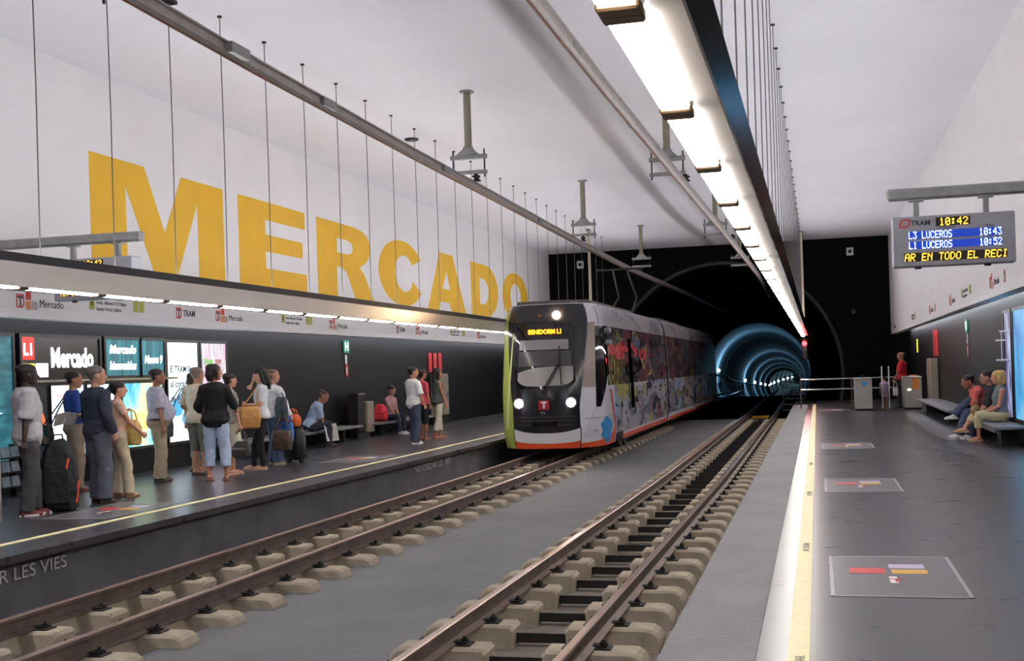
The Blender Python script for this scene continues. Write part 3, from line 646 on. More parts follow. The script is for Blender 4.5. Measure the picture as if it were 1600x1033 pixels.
def hose(x, y, M3, label, label2):
    sg = 1 if M3 is ML else -1; t = empty('red_stripes', (x, y, 1.55), 0, label, 'sign')
    for k in range(3): panel('stripe', hose_red, M3, (0, sg * (.1 + k * .47), 0), .3, .56 if sg > 0 else .75, .02, t)
    c = empty('hose_cabinet', (x + sg * .12, y + sg * .75, .25), 0, label2, 'cabinet')
    MB().box((0, 0, .62), (.22, 1.1, 1.22), bev=.02).build('case', beige, c); MB().box((sg * .115, 0, .62), (.012, 1.0, 1.1)).build('door', beige, c); MB().box((sg * .128, .35, .62), (.02, .05, .12)).build('handle', steel, c)
    MB().box((0, 0, -.12), (.2, 1.0, .26)).build('plinth', dark_metal, c)
hose(XLD + .01, 32.9, ML, 'three red vertical stripes on the dark left wall above a beige cabinet', 'beige hose cabinet on the left wall under the red stripes')
hose(XRD - .01, 36.9, MR, 'three red vertical stripes on the dark right wall', 'beige hose cabinet on the right wall under the red stripes')
t = empty('waste_bin', (XLD + .3, 26.6, 0), 0, 'slim grey and beige waste bin against the left wall under the exit plate', 'bin')
MB().box((0, .0, .6), (.26, .42, .9), bev=.02).build('case', dark_metal, t); MB().box((.05, .5, .5), (.26, .45, .75), bev=.02).build('liner', beige, t); MB().box((0, 0, 1.07), (.3, .46, .04)).build('lid', steel, t); MB().box((0, .2, .08), (.2, .8, .16)).build('plinth', dark_metal, t)
t = empty('wall_label', (XRD - .01, 42.9, 1.7), 0, 'small yellow label at the far end of the dark right wall', 'label'); panel('plate', glow_yellow, MR, (0, 0, 0), .35, .45, .01, t)

# ------------------------------------------------------------------ benches
bench_m = mat('pale_grey_bench_top', '7d7b7e', .45, .2, var=.08); slat = mat('ribbed_bench_edge', '8c8a8c', .4, .6)
def bench(x0, x1, y0, y1, label, ribs=False):
    t = empty('bench', ((x0 + x1) / 2, (y0 + y1) / 2, 0), 0, label, 'bench'); w, l = abs(x1 - x0), y1 - y0
    MB().box((0, 0, .31), (w, l, .06), bev=.015).build('seat', bench_m, t)
    if ribs:
        b = MB(); s = -1
        for k in range(int(l / .06)): b.box((-w / 2 - .01, -l / 2 + .03 + k * .06, .29), (.03, .035, .09))
        b.build('ribbed_edge', slat, t)
    for e in (-.36, .36): MB().box((.0, e * l, .14), (w * .5, .1, .28)).build('leg', dark_metal, t)
    return t
bench(XLD + .01, -10.42, 20.4, 26.2, 'long pale bench on the left wall where the man reads a paper'); bench(XLD + .01, -10.42, 27.2, 31.6, 'shorter pale bench on the left wall with a red rucksack')
bench(2.78, XRD - .01, 20.6, 24.2, 'ribbed metal bench on the right wall under three sitting people', True); bench(2.72, XRD - .01, 27.5, 35.6, 'long grey bench on the right wall behind the sitting people')

# ------------------------------------------------------------------ ticket gates, railing, signal, cameras
gate_m = mat('brushed_gate_steel', 'aca6a0', .4, .5, var=.05, vscale=3)
def gate(x, y, hh, label, sticker_m, kind):
    t = empty('ticket_gate', (x, y, 0), 0, label, 'ticket gate')
    MB().loft([[Vector((a * .24, e * .65, z)) for a, e in ((-1, -1), (1, -1), (1, 1), (-1, 1))] for z in (.06, hh - .05)]).build('case', gate_m, t)
    MB().box((0, 0, .03), (.44, 1.2, .06)).build('plinth', black, t); MB().box((0, 0, hh - .025), (.5, 1.34, .05), bev=.015).build('top', gate_m, t)
    if kind == 'round': MB().prism(arc(0, 0, .075, .075, 0, 360, 20)[:-1], frame(MF, (0.03, -.651, hh - .17)), .006).build('blue_sticker', sticker_m, t)
    else:
        panel('orange_sticker', sticker_m, MF, (-.02, -.651, hh - .36), .19, .32, .006, t); MB().box((-.11, -.655, hh - .38), (.09, .012, .05)).build('lit_reader', mat('lit_lime', 'eaffb0', .4, emit=4), t)
        MB().box((.05, 0, hh + .015), (.2, .3, .03)).build('card_reader', mat('orange_plastic', 'd88a4a', .5), t)
    MB().box((.0 if kind == 'round' else .1, .3, hh + .03), (.1, .12, .06)).build('lamp_cap', black, t)
    return t
gate(1.30, 37.05, .97, 'grey ticket gate with a round blue sticker', mat('sticker_blue', '3c96d4', .4), 'round'); gate(2.69, 37.05, .97, 'grey ticket gate with an orange sticker and lit reader', mat('sticker_orange', 'd87c2c', .4), 'sq')
for x, lb in ((1.87, 'left of two thin white posts between the ticket gates'), (2.07, 'right of two thin white posts between the ticket gates')):
    t = empty('gate_post', (x, 37.3, 0), 0, lb, 'post'); MB().tube([(0, 0, 0.01), (0, 0, 1.27)], .018, 8).build('tube', white, t); MB().tube([(0, 0, 0), (0, 0, .02)], .05, 12).build('foot', steel_rough, t); MB().ell((0, 0, 1.27), .022, 8, 6).build('cap', white, t)
t = empty('railing', (-.53, 38.6, 0), 0, 'steel railing with two bars across the end of the right platform', 'railing')
for x in (0, 1.55, 2.9): MB().tube([(x, 0, 0), (x, 0, 1.1 if x == 0 else .95)], .022, 8).build('post', steel, t)
for z in (.93, .61): MB().tube([(0, 0, z), (2.95, 0, z)], .024, 8).build('bar', steel, t)
t = empty('signal_light', (-.42, 43.6, 1.75), 0, 'red signal light in a black housing below the end of the right beam', 'signal')
MB().box((0, 0, .2), (.2, .14, .75), bev=.03).build('housing', black, t)
MB().tube([(0, -.07, .40), (0, -.10, .40)], .085, 16).build('red_lens', mat('lit_signal_red', 'ff3030', .3, emit=25, ecol='ff1820'), t); MB().tube([(0, -.07, .16), (0, -.085, .16)], .075, 16).build('dark_lens', blackgloss, t)
MB().box((0, 0, .655), (.06, .06, .19)).build('bracket', dark_metal, t)
sl = D.lights.new('signal_glow', 'POINT'); sl.energy = 9; sl.color = (1, .05, .05); sl.shadow_soft_size = .08; so = D.objects.new('signal_glow', sl); COL.objects.link(so); so.parent = t; so.location = (0, -.2, .40)
for x, z, lb in ((-9.08, 5.6, 'small white box camera on the black end wall, upper left'), (1.33, 5.55, 'small white box camera on the black end wall, upper right')):
    t = empty('wall_camera', (x, YB, z), 0, lb, 'camera'); MB().box((0, -.06, .08), (.26, .12, .3), bev=.02).build('box', mat('camera_white', 'd6d6d4', .5), t); MB().tube([(0, -.12, .08), (0, -.14, .08)], .07, 14).build('lens', black, t)
t = empty('wall_lens', (1.40, YB, 3.25), 0, 'small pale ring lens on the black end wall', 'wall fitting'); MB().tube([(0, -.05, .1), (0, 0, .1)], .08, 14).build('ring', mat('dull_grey', '5a5a5e', .5), t); MB().tube([(0, -.06, .1), (0, -.05, .1)], .045, 12).build('lens', black, t)

# ------------------------------------------------------------------ departure boards
board_m = mat('grey_board_case', 'a4a4aa', .45, .2); led_y = mat('amber_led', 'ffcc40', .4, emit=3.0, ecol='ffc038'); led_w = mat('pale_led', 'e8f6ff', .4, emit=2.4, ecol='dcf0ff'); led_b = mat('blue_led_field', '1c3fb0', .3, emit=.5, ecol='1c48c8'); led_k = mat('dark_led_field', '2a2018', .3)
def board(x, y, z, w, hh, arm0, arm1, label):
    t = empty('departure_board', (x, y, z), 0, label, 'departure board')
    b = MB(); b.box((w / 2, .1, hh / 2), (w, .2, hh), bev=.012); b.build('case', board_m, t)
    F = -.001
    panel('led_field', led_k, MF, (w * .36, F, hh * .78), w * .28, hh * .17, .004, t)
    for v in (.545, .345): panel('led_field', led_b, MF, (w * .13, F, hh * v), w * .76, hh * .155, .004, t)
    panel('led_field', led_k, MF, (w * .09, F, hh * .10), w * .84, hh * .17, .004, t)
    dots('led_text', '10:42', hh * .15, led_y, MF, (w * .39, F - .005, hh * .79), t, wide=w * .048 / (hh * .15 / 7 * 6))
    wd = lambda n, width, ch: width / (n * 6 * ch / 7)
    for v, s1, s2 in ((.55, 'L3 LUCEROS', '10:43'), (.35, 'L1 LUCEROS', '10:52')):
        ch = hh * .145
        dots('led_text', s1, ch, led_w, MF, (w * .135, F - .005, hh * v), t, wide=wd(10, w * .36, ch)); dots('led_text', s2, ch, led_w, MF, (w * .71, F - .005, hh * v), t, wide=wd(5, w * .185, ch))
    ch = hh * .15
    dots('led_text', 'AR EN TODO EL RECI', ch, led_y, MF, (w * .095, F - .005, hh * .11), t, wide=wd(18, w * .84, ch), shear=.12)
    outline('emblem', [[(0, .0), (.08, 0), (.11, .03), (.11, .09), (.03, .09), (0, .06)], [(.018, .015), (.075, .015), (.095, .035), (.095, .075), (.036, .075), (.018, .055)]], sig_red, MF, (w * .06, F, hh * .78), t)
    text('lettering', 'T', .06, sig_red, MF, (w * .085, F, hh * .8), t); text('lettering', 'TRAM', .075, sig_black, MF, (w * .155, F, hh * .815), t, .003, .002)
    text('lettering', 'DESTINACIO', .03, sig_black, MF, (w * .38, F, hh * .725), t); text('lettering', 'HORA', .03, sig_black, MF, (w * .76, F, hh * .725), t)
    MB().box(((arm0 + arm1) / 2 - x, .1, hh + .25), (arm1 - arm0, .12, .125), bev=.02).build('arm', steel_rough, t)
    for u in (.25, .82):
        MB().box((w * u - (.04 * w), .1, hh + .095), (.055, .06, .19)).build('hanger', steel_rough, t); MB().box((w * u - .04 * w, .1, hh + .178), (.15, .1, .022)).build('clamp', steel_rough, t)
        MB().tube([(w * u - .04 * w, .1, -.02), (w * u - .04 * w, .1, 0)], .035, 10).build('fixing', black, t)
    return t
board(.828, 13.4, 2.483, 1.236, .54, .783, XR, 'grey departure board with amber and blue lines above the right platform')
board(-9.49, 13.3, 2.585, 1.15, .53, XL, -8.24, 'grey departure board half hidden behind the left light beam')

# ------------------------------------------------------------------ lit panels at the right edge
bl = screen_mat('bright_blue_screen', ['1f7fd0', '4fb8f0', 'a8e4fc'], .9, .85)
lightbox(19.4, 21.75, .42, 2.25, bl, 'bright blue glowing advert cut by the right edge of the photo', MR, XRD - .09)
pp = screen_mat('purple_figure_screen', ['2a2440', '5a5488', 'b8c0e8', 'e6ecf8'], 1.5, .8, (1, 2.5, .8), [.3, .45, .6, .75])
t, w, hh = lightbox(21.98, 22.75, .42, 2.25, pp, 'narrow purple poster beside the bright blue advert', MR, XRD - .09)
for v in (1.0, 1.35): 
    MB().tube([(-.16, -.06, v), (.0, -.06, v)], .014, 8).build('stand_off', white, t)
MB().tube([(-.15, -.7, 1.0), (-.15, -.7, 1.5)], .009, 6).build('rod', white, t)
for v in (1.0, 1.5): MB().tube([(-.18, -.7, v), (.0, -.7, v)], .014, 8).build('stand_off', white, t)
# ------------------------------------------------------------------ the tram
TW, TN, TD = 1.15, 24.35, 1.35      # half width, nose, nose depth
tram = empty('tram', (-5.60, TN, ZR), 0, 'painted low floor tram entering the station on the left track', 'tram')
ZO = -ZR                            # part coordinates use platform heights
def rake(z): return (.0 if z > .5 else .10 * (.5 - z) / .65) + (0 if z < .9 else .24 * ((z - .9) / 1.6) ** 1.25 if z < 2.5 else .24 + .55 * (z - 2.5) ** 1.5)
def tuck(z):
    t = .05 * max(0, min(1, (.12 - z) / .3)) + (.07 * max(0, z - 1.0) / 1.4)
    if z > 2.5: t += .10 * ((z - 2.5) / .4) ** 2
    return t
def S(s, z, off=0.0):
    """nose and flanks: s in -1..1 runs round the nose, beyond that straight back (metres)"""
    w = TW - tuck(z); a = min(1, abs(s)) * math.pi / 2; n = 2.5
    x = w * math.sin(a) ** (2 / n); y = rake(z) * math.cos(a) ** .8 + TD * (1 - math.cos(a) ** (2 / n))
    if abs(s) > 1: y = TD + abs(s) - 1
    x = x if s >= 0 else -x; p = Vector((x, y, z + ZO))
    if off:
        nx = math.sin(a) ** (2 - 2 / n) / TW; ny = math.cos(a) ** (2 - 2 / n) / TD
        v = Vector(((nx if s >= 0 else -nx), -ny, .12)); p += v.normalized() * off
    return p
def patch(name, m, s0, s1, z0, z1, ns, nz, off=.012, parent=None, smooth=True, fn=None):
    g = fn or S; b = MB(); f0 = z0 if callable(z0) else (lambda u: z0); f1 = z1 if callable(z1) else (lambda u: z1); e0 = s0 if callable(s0) else (lambda v: s0); e1 = s1 if callable(s1) else (lambda v: s1)
    vs = []; N1 = ns + 1
    for q in (off, off - .03):
        for j in range(nz + 1):
            for i in range(ns + 1):
                u, v = i / ns, j / nz; s = e0(v) + (e1(v) - e0(v)) * u; z = f0(u) + (f1(u) - f0(u)) * v; vs.append(g(s, z, q))
    fs = [(j * N1 + i, j * N1 + i + 1, (j + 1) * N1 + i + 1, (j + 1) * N1 + i) for j in range(nz) for i in range(ns)]
    o = N1 * (nz + 1)
    rim = [i for i in range(N1)] + [(j + 1) * N1 - 1 for j in range(1, nz + 1)] + [nz * N1 + i for i in range(ns - 1, -1, -1)] + [j * N1 for j in range(nz - 1, 0, -1)]
    fs += [(rim[k], rim[(k + 1) % len(rim)], rim[(k + 1) % len(rim)] + o, rim[k] + o) for k in range(len(rim))]
    b.add(vs, fs); ob = b.build(name, m, parent or tram)
    if smooth:
        for p in ob.data.polygons: p.use_smooth = True
        ob.data.set_sharp_from_angle(angle=math.radians(50))
    return ob
ZBOT, ZTOP = -.17, 2.92
art = paint_art('painted_tram_side', 'b4b0bc', [('928e9a', 1.0, .50), ('9fb4cc', .9, .58), ('b8b078', 1.2, .58), ('a8606a', 1.1, .64), ('4e5a78', 1.8, .59), ('6a7a4a', 1.5, .63), ('3a3844', 2.6, .60)], 1.3, .22, stretch=(1, .35, .75))
art_win = paint_art('painted_tram_windows', '6c6468', [('564e54', 1.0, .5), ('a8a070', 1.1, .58), ('94525a', 1.2, .57), ('7a86a0', 1.6, .58), ('2c2830', 2.0, .58)], 1.3, .08, stretch=(1, .35, .8))
art_top = paint_art('painted_tram_cantrail', 'b4b0b6', [('8e8a92', 1.0, .55), ('a04a54', 1.6, .68), ('4a4858', 2.2, .68), ('a8a478', 1.4, .7)], 1.4, .3, stretch=(1, .35, .8))
tgreen = mat('tram_lime_green', 'aab85a', .2, var=.03); twhite = mat('tram_white', 'e4e2ea', .2, var=.02); torange = mat('tram_orange', 'e2552e', .25); tblack = mat('tram_black_mask', '26252b', .16); tglass = mat('tram_dark_glass', '1a1a20', .05)
troof = mat('tram_roof_grey', '5c544e', .6, var=.1); bellows_m = mat('black_bellows', '0c0c0e', .9, spec=.05); tred = mat('tram_red_paint', 'c43844', .3, var=.08, vscale=8); tblue = mat('tram_blue_paint', '2f8fd0', .3, var=.25, vscale=6)
# body of the leading car
MODS = [(0.0, 11.75, True), (12.15, 19.75, False), (20.15, 30.0, False)]
LB = MODS[0][1]
zs = [ZBOT, -.08, .1, .5, 1.0, 1.6, 2.1, 2.45, 2.6, 2.75, 2.86, ZTOP]
b = MB(); ss = [-1 - (LB - TD)] + [-1 + 2 * i / 36 for i in range(37)] + [1 + (LB - TD)]
vs = [S(s, z) for z in zs for s in ss]; m_ = len(ss)
fs = [(j * m_ + i, j * m_ + i + 1, (j + 1) * m_ + i + 1, (j + 1) * m_ + i) for j in range(len(zs) - 1) for i in range(m_ - 1)]
fs += [tuple(range(m_))[::-1], tuple((len(zs) - 1) * m_ + i for i in range(m_))] + [(j * m_ + m_ - 1, j * m_, (j + 1) * m_, (j + 1) * m_ + m_ - 1) for j in range(len(zs) - 1)]
b.add(vs, fs); body = b.build('leading_car_body', twhite, tram, True, auto=40)
def sect(y, z, off=0, side=1):
    return Vector((side * (TW - tuck(z) + off), y, z + ZO))
for y0, y1, _ in MODS[1:]:
    b = MB(); b.loft([[sect(y, z, 0, 1) for z in zs] + [sect(y, z, 0, -1) for z in zs[::-1]] for y in (y0, y1)]); b.build('trailing_car_body', twhite, tram, True, auto=40)
for a, c in ((11.75, 12.15), (19.75, 20.15)):
    b = MB(); b.loft([[sect(y, z, -.015, 1) for z in zs] + [sect(y, z, -.015, -1) for z in zs[::-1]] for y in (a - .02, c + .02)]); b.build('bellows', bellows_m, tram)
# front
SM = .375
def SMz(z): return SM + (.17 * min(1, (z - .7) / 1.7) if z > .7 else 0)
zm = lambda v: .2 + v * 2.68
patch('front_mask', tblack, lambda v: -SMz(zm(v)), lambda v: SMz(zm(v)), lambda u: .16 + .10 * (2 * u - 1) ** 2, 2.90, 28, 26, .014)
patch('bumper', twhite, -SM, SM, lambda u: -.06 + .05 * (2 * u - 1) ** 2, lambda u: .155 + .10 * (2 * u - 1) ** 2, 24, 5, .02)
patch('bumper_stripe', torange, -SM, SM, ZBOT, lambda u: -.065 + .05 * (2 * u - 1) ** 2, 24, 3, .022)
for sg in (-1, 1): patch('panel_gap', black, sg * SM - .006, sg * SM + .006, ZBOT, .27, 1, 6, .024)
for z, k in ((.33, .30), (.42, .33), (.50, .33)): patch('grille_line', mat('grille_grey', '4a4950', .3), -k, k, z, z + .012, 16, 1, .018)
patch('coupler_cover', blackgloss, -.10, .10, .31, .40, 8, 2, .024)
def wz0(u): return 1.10 + .16 * abs(2 * u - 1) ** 6
patch('windscreen', tglass, -.33, .33, wz0, 2.50, 24, 16, .018)
patch('sun_blind', mat('pale_sun_blind', '9a989c', .25), -.27, .25, 1.93, 2.14, 14, 3, .021)
patch('dashboard', mat('pale_dashboard', 'a09c9a', .25, var=.08, vscale=4), -.29, .30, lambda u: 1.16 + .12 * abs(2 * u - 1) ** 5, lambda u: 1.50 + .13 * math.sin(min(1, u * 1.6) * math.pi * .5) - .06, 18, 6, .021)
patch('cab_interior', mat('cab_interior_grey', '4c4a50', .2), -.28, .28, 1.58, 1.90, 12, 4, .0195)
patch('brow', black, -.36, .36, lambda u: 2.50 - .06 * (2 * u - 1) ** 2, lambda u: 2.53 - .06 * (2 * u - 1) ** 2, 24, 1, .024)
def at(s, z, off=.02): return S(s, z, off)
def lamp(name, s, z, r, m, d=.05):
    p = at(s, z, .012); return MB().tube([p + Vector((0, -d * .2, 0)), p + Vector((0, -d, 0))], [r, r * .92], 20).build(name, m, tram)
def sx(x): return math.copysign((2 / math.pi) * math.asin(min(1, (abs(x) / TW) ** (2.5 / 2))), x)
head_m = mat('lit_headlamp', 'fff4ea', .3, emit=120, ecol='fff4ee'); warm_m = mat('lit_warm_headlamp', 'ffd8a0', .3, emit=140, ecol='ffd8a8')
for x in (-.56, .56): lamp('headlamp_ring', sx(x), .80, .14, mat('headlamp_rim', '3a383c', .2, .6), .03); lamp('headlamp', sx(x), .80, .095, head_m, .05)
lamp('top_lamp', sx(.29), 2.66, .085, warm_m, .05); lamp('top_lamp_lens', sx(-.1), 2.66, .04, mat('amber_lens', '8a7040', .2), .04)
text('destination_sign', 'BENIDORM L1', .13, mat('amber_destination_led', 'ffb030', .4, emit=2.6, ecol='ffa820'), MF, (-.34, rake(2.3) - .055, 2.27 + ZO), tram, .004, .006, width=.72)
e = panel('emblem', mat('emblem_red', 'a8202c', .3), MF, (-.115, rake(.72) - .03, .66 + ZO), .23, .20, .02, tram); text('emblem_letter', 'T', .19, white, MF, (-.055, rake(.72) - .052, .70 + ZO), tram, .004, .010)
text('fleet_number', '4215', .05, white, MF, (-.075, rake(.6) - .03, .585 + ZO), tram, .003)
def bar3(name, pts, r, m): return MB().tube(pts, r, 6).build(name, m, tram)
wp = at(sx(.0), 1.04, .05)
for dx in (-.03, .03): bar3('wiper_arm', [wp + Vector((dx, 0, 0)), at(sx(.33), 1.62, .06) + Vector((dx * .6, 0, 0))], .012, black)
bar3('wiper_blade', [at(sx(.37), 1.18, .05), at(sx(.35), 1.62, .05), at(sx(.34), 2.0, .05)], .014, black)
MB().box(wp + Vector((0, 0, -.02)), (.12, .05, .1)).build('wiper_base', black, tram)
# left corner is lime green, right corner white
patch('green_corner', tgreen, -1.6, lambda v: -SMz(ZBOT + v * 3.0) - .004, ZBOT, 2.84, 22, 18, .012)
patch('green_sweep', mat('tram_pale_green', 'd2dc9c', .2), lambda v: -.58 + .17 * v ** .6, lambda v: -.50 + .115 * v ** .6, .25, 2.3, 3, 16, .016)
patch('corner_pillar', mat('tram_taupe_pillar', 'a29088', .25), lambda v: SMz(1.12 + 1.38 * v) + .012, lambda v: .64 + .06 * v, 1.12, 2.5, 6, 10, .0155)
patch('corner_cap', twhite, .56, .76, 2.5, 2.84, 8, 6, .0155)
patch('cab_side_window', tglass, lambda v: .645 + .04 * v, lambda v: .74 + .42 * min(1, v * 1.6), .68, 2.42, 8, 12, .015)
# right flank, leading car: painted lower panels, windows, cantrail
SB = 1 + LB - TD
patch('cantrail', art_top, .8, SB, 2.44, 2.85, 26, 8, .012)
patch('side_windows', art_win, 1.02, SB, 1.12, 2.43, 20, 8, .013)
patch('side_panel', art, 1.72, SB, .0, 1.12, 16, 6, .012)
patch('front_side_panel', mat('tram_lilac_white', 'd2d0dc', .22, var=.04, vscale=3), lambda v: .42 + .42 * v ** 1.4, 1.72, .05, 1.1, 14, 10, .013)
patch('orange_skirt', torange, SM + .012, 1.75, ZBOT, lambda u: -.07 + .30 * u ** 1.6, 14, 4, .017)
patch('orange_skirt', torange, 2.6, SB, ZBOT, -.06, 10, 2, .016)
patch('panel_line', mat('grille_grey', '4a4950', .3), .44, 1.9, .44, .452, 10, 1, .019)
patch('red_stroke', tred, lambda v: 1.62 - .52 * v, lambda v: 1.80 - .50 * v, .16, 1.02, 3, 10, .018)
patch('blue_splash', tblue, lambda v: .86 - .12 * math.sin(v * 2.6) + .03 * math.sin(14 * v), lambda v: .96 + .22 * math.sin(v * 2.2 + .3) + .05 * math.sin(11 * v), -.12, lambda u: .42 + .05 * math.sin(6 * u), 10, 20, .021)
text('fleet_number', '4215', .06, black, Matrix(((.55, 0, .83), (.83, 0, -.55), (0, 1, 0))), tuple(S(.56, .16, .03)), tram)
patch('side_window_pane', paint_art('painted_front_window', '8a7a50', [('b8a860', 1.0, .5), ('6a3a44', 1.3, .58), ('d8d0a0', 1.6, .62), ('3a3038', 2.0, .6)], 2.4, .06), 1.25, 3.1, 1.12, 2.12, 10, 6, .017)
red_refl = paint_art('red_reflection_paint', 'd8484e', [('e8666a', 1.2, .5), ('8a3c44', 1.0, .62), ('5a4a50', .7, .60)], 2.0, .12, stretch=(1, .6, 1.2))  # the signal's red reflection in the windows, put on as colour
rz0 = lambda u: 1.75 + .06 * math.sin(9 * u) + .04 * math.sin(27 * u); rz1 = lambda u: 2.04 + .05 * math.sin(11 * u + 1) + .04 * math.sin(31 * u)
patch('painted_reflection', red_refl, 1.25, 4.1, rz0, rz1, 40, 3, .0185); patch('painted_reflection', red_refl, 4.65, 8.0, rz0, lambda u: rz1(u) - .18 * u, 40, 3, .0185)
patch('door_post', mat('flat_door_black', '060607', .9, spec=.0), 4.15, 4.6, .5, 2.2, 1, 8, .022); patch('door_leaf', art, 4.55, 5.6, .02, 1.12, 4, 8, .017); patch('door_leaf', art, 3.1, 4.2, .02, 1.1, 4, 6, .0165)
patch('bogie_opening', black, 1.95, 2.9, ZBOT, .02, 4, 2, .018)
for k, x in enumerate((2.05, 2.75)):
    MB().tube([S(1 + x - .45, -.1, -.25), S(1 + x - .45, -.1, -.02)], .24, 18).build('wheel', dark_metal, tram)
for zc in (2.30, 2.05):
    MB().box(S(.93, zc, .12), (.16, .10, .13), bev=.03).build('side_mirror', mat('mirror_grey', '8a8a90', .3, .4), tram)
MB().tube([S(.93, 2.38, .0), S(.93, 2.3, .12), S(.93, 2.0, .10)], .018, 6).build('mirror_arm', black, tram)
# trailing cars
def flank(name, m, y0, y1, z0, z1, off=.012, nz=6):
    return patch(name, m, y0, y1, z0, z1, 10, nz, off, fn=lambda s, z, o: sect(s, z, o))
for (y0, y1, _), nm in zip(MODS[1:], ('middle', 'rear')):
    flank('cantrail', art_top, y0, y1, 2.44, 2.85, nz=8); flank('side_windows', art_win, y0, y1, 1.12, 2.43); flank('side_panel', art, y0, y1, .06, 1.12); flank('orange_skirt', torange, y0 + .3, y1 - .3, ZBOT, -.06, nz=2)
    flank('door_gap', black, y0 + 2.5, y0 + 2.56, .05, 2.3, .016); flank('door_gap', black, y0 + 4.2, y0 + 4.26, .05, 2.3, .016)
# roof gear
MB().box((0, 5.0, ZTOP + ZO + .06), (1.4, 6.5, .16), bev=.05).build('roof_unit', troof, tram); MB().box((-.1, 1.15, ZTOP + ZO + .035), (1.2, 1.0, .09), bev=.03).build('roof_unit', troof, tram)
MB().box((0, 16.0, ZTOP + ZO + .06), (1.5, 6.0, .14), bev=.05).build('roof_unit', troof, tram)
zt = ZTOP + ZO
pan = MB()
for e in (-.35, .35):
    pan.tube([(e, 10.2, zt + .1), (e * .8, 12.0, zt + .75), (e * .6, 10.6, 4.57 - .15 - ZR)], .03, 6)
pan.tube([(-.7, 10.6, 4.57 - .14 - ZR), (.7, 10.6, 4.57 - .14 - ZR)], .03, 6); pan.build('pantograph', dark_metal, tram)
MB().box((0, 10.4, zt + .06), (1.0, .6, .12)).build('pantograph_base', dark_metal, tram)
for q in (5.0, 16.0, 25.0):
    MB().box((0, q, .16), (1.4, 3.0, .25)).build('bogie', black, tram)

# details belong to the panel they sit on
def under(par, *names):
    P = [o for o in tram.children if o.name.split('.')[0] == par][0]
    for o in list(tram.children):
        if o.name.split('.')[0] in names and o != P: o.parent = P
under('front_mask', 'grille_line', 'coupler_cover', 'headlamp_ring', 'headlamp', 'top_lamp', 'top_lamp_lens', 'destination_sign', 'emblem', 'emblem_letter', 'brow')
under('windscreen', 'sun_blind', 'dashboard', 'cab_interior', 'wiper_arm', 'wiper_blade', 'wiper_base')
under('front_side_panel', 'blue_splash', 'red_stroke', 'panel_line'); under('side_windows', 'painted_reflection', 'side_window_pane'); under('green_corner', 'green_sweep'); under('bumper', 'bumper_stripe', 'panel_gap')
# ------------------------------------------------------------------ people
def remesh(b, vox, it=4, disp=0.0, fac=.5):
    me = D.meshes.new('tmp'); me.from_pydata(b.v, [], b.f)
    bm = bmesh.new(); bm.from_mesh(me); bmesh.ops.recalc_face_normals(bm, faces=bm.faces); bm.to_mesh(me); bm.free()
    o = D.objects.new('tmp', me); COL.objects.link(o)
    r = o.modifiers.new('r', 'REMESH'); r.mode = 'VOXEL'; r.voxel_size = vox; r.use_smooth_shade = True
    if disp:
        tx = D.textures.get('folds') or D.textures.new('folds', 'CLOUDS'); tx.noise_scale = .11; tx.noise_depth = 1
        d = o.modifiers.new('d', 'DISPLACE'); d.texture = tx; d.strength = disp; d.mid_level = .5; d.texture_coords = 'LOCAL'
    s = o.modifiers.new('s', 'SMOOTH'); s.factor = fac; s.iterations = it
    out = evalmesh(o); D.objects.remove(o); D.meshes.remove(me)
    for p in out.polygons: p.use_smooth = True
    return out
def ik(a, c, l1, l2, hint):
    a, c = Vector(a), Vector(c); d = c - a; L = d.length
    if L >= (l1 + l2) * .999: c = a + d.normalized() * (l1 + l2) * .999; d = c - a; L = d.length
    x = (l1 * l1 - l2 * l2 + L * L) / (2 * L); hh = math.sqrt(max(0, l1 * l1 - x * x)); u = d / L; v = Vector(hint); v = (v - u * v.dot(u)).normalized()
    return a + u * x + v * hh, c
def interp(pts, rs, n):
    """resample a chain of points with radii"""
    P = []; Rr = []
    for i in range(len(pts) - 1):
        for k in range(n): t = k / n; P.append(Vector(pts[i]).lerp(Vector(pts[i + 1]), t)); Rr.append(rs[i] + (rs[i + 1] - rs[i]) * t)
    return P + [Vector(pts[-1])], Rr + [rs[-1]]
TORSO = [(-.07, .12, .095, -.005), (0, .165, .120, -.012), (.08, .160, .112, -.008), (.17, .140, .100, 0), (.28, .150, .108, .002), (.38, .166, .115, -.004), (.46, .172, .104, -.012), (.515, .150, .084, -.016), (.555, .095, .066, -.014), (.60, .055, .057, -.006), (.68, .051, .055, .006)]
TORSO_F = [(-.07, .125, .10, -.005), (0, .178, .125, -.018), (.08, .160, .112, -.008), (.17, .124, .092, 0), (.28, .138, .108, .008), (.38, .150, .118, .008), (.46, .156, .098, -.008), (.515, .138, .080, -.014), (.555, .085, .060, -.012), (.60, .048, .050, -.006), (.68, .045, .050, .006)]
HEAD = [(-.112, .026, .03, .052), (-.095, .045, .056, .034), (-.07, .056, .076, .02), (-.04, .063, .086, .012), (-.01, .069, .092, .006), (.02, .074, .097, .002), (.05, .076, .099, -.003), (.08, .072, .094, -.007), (.105, .056, .073, -.010), (.122, .030, .040, -.012)]
def ering(c, a, b, T, n=18): return [T @ Vector((c[0] + a * math.cos(2 * math.pi * k / n), c[1] + b * math.sin(2 * math.pi * k / n), c[2])) for k in range(n)]
SKINS = {}
def skin(col): return mat('skin_' + col, col, .5, var=.05, vscale=14)
def cloth(col, name='cloth'): return mat(f'{name}_{col}', col, .85, var=.10, vscale=14, bump=.15, bscale=120)
HAIRM = lambda col: mat('hair_' + col, col, .55, var=.3, vscale=60, stretch=(1, 1, .2))

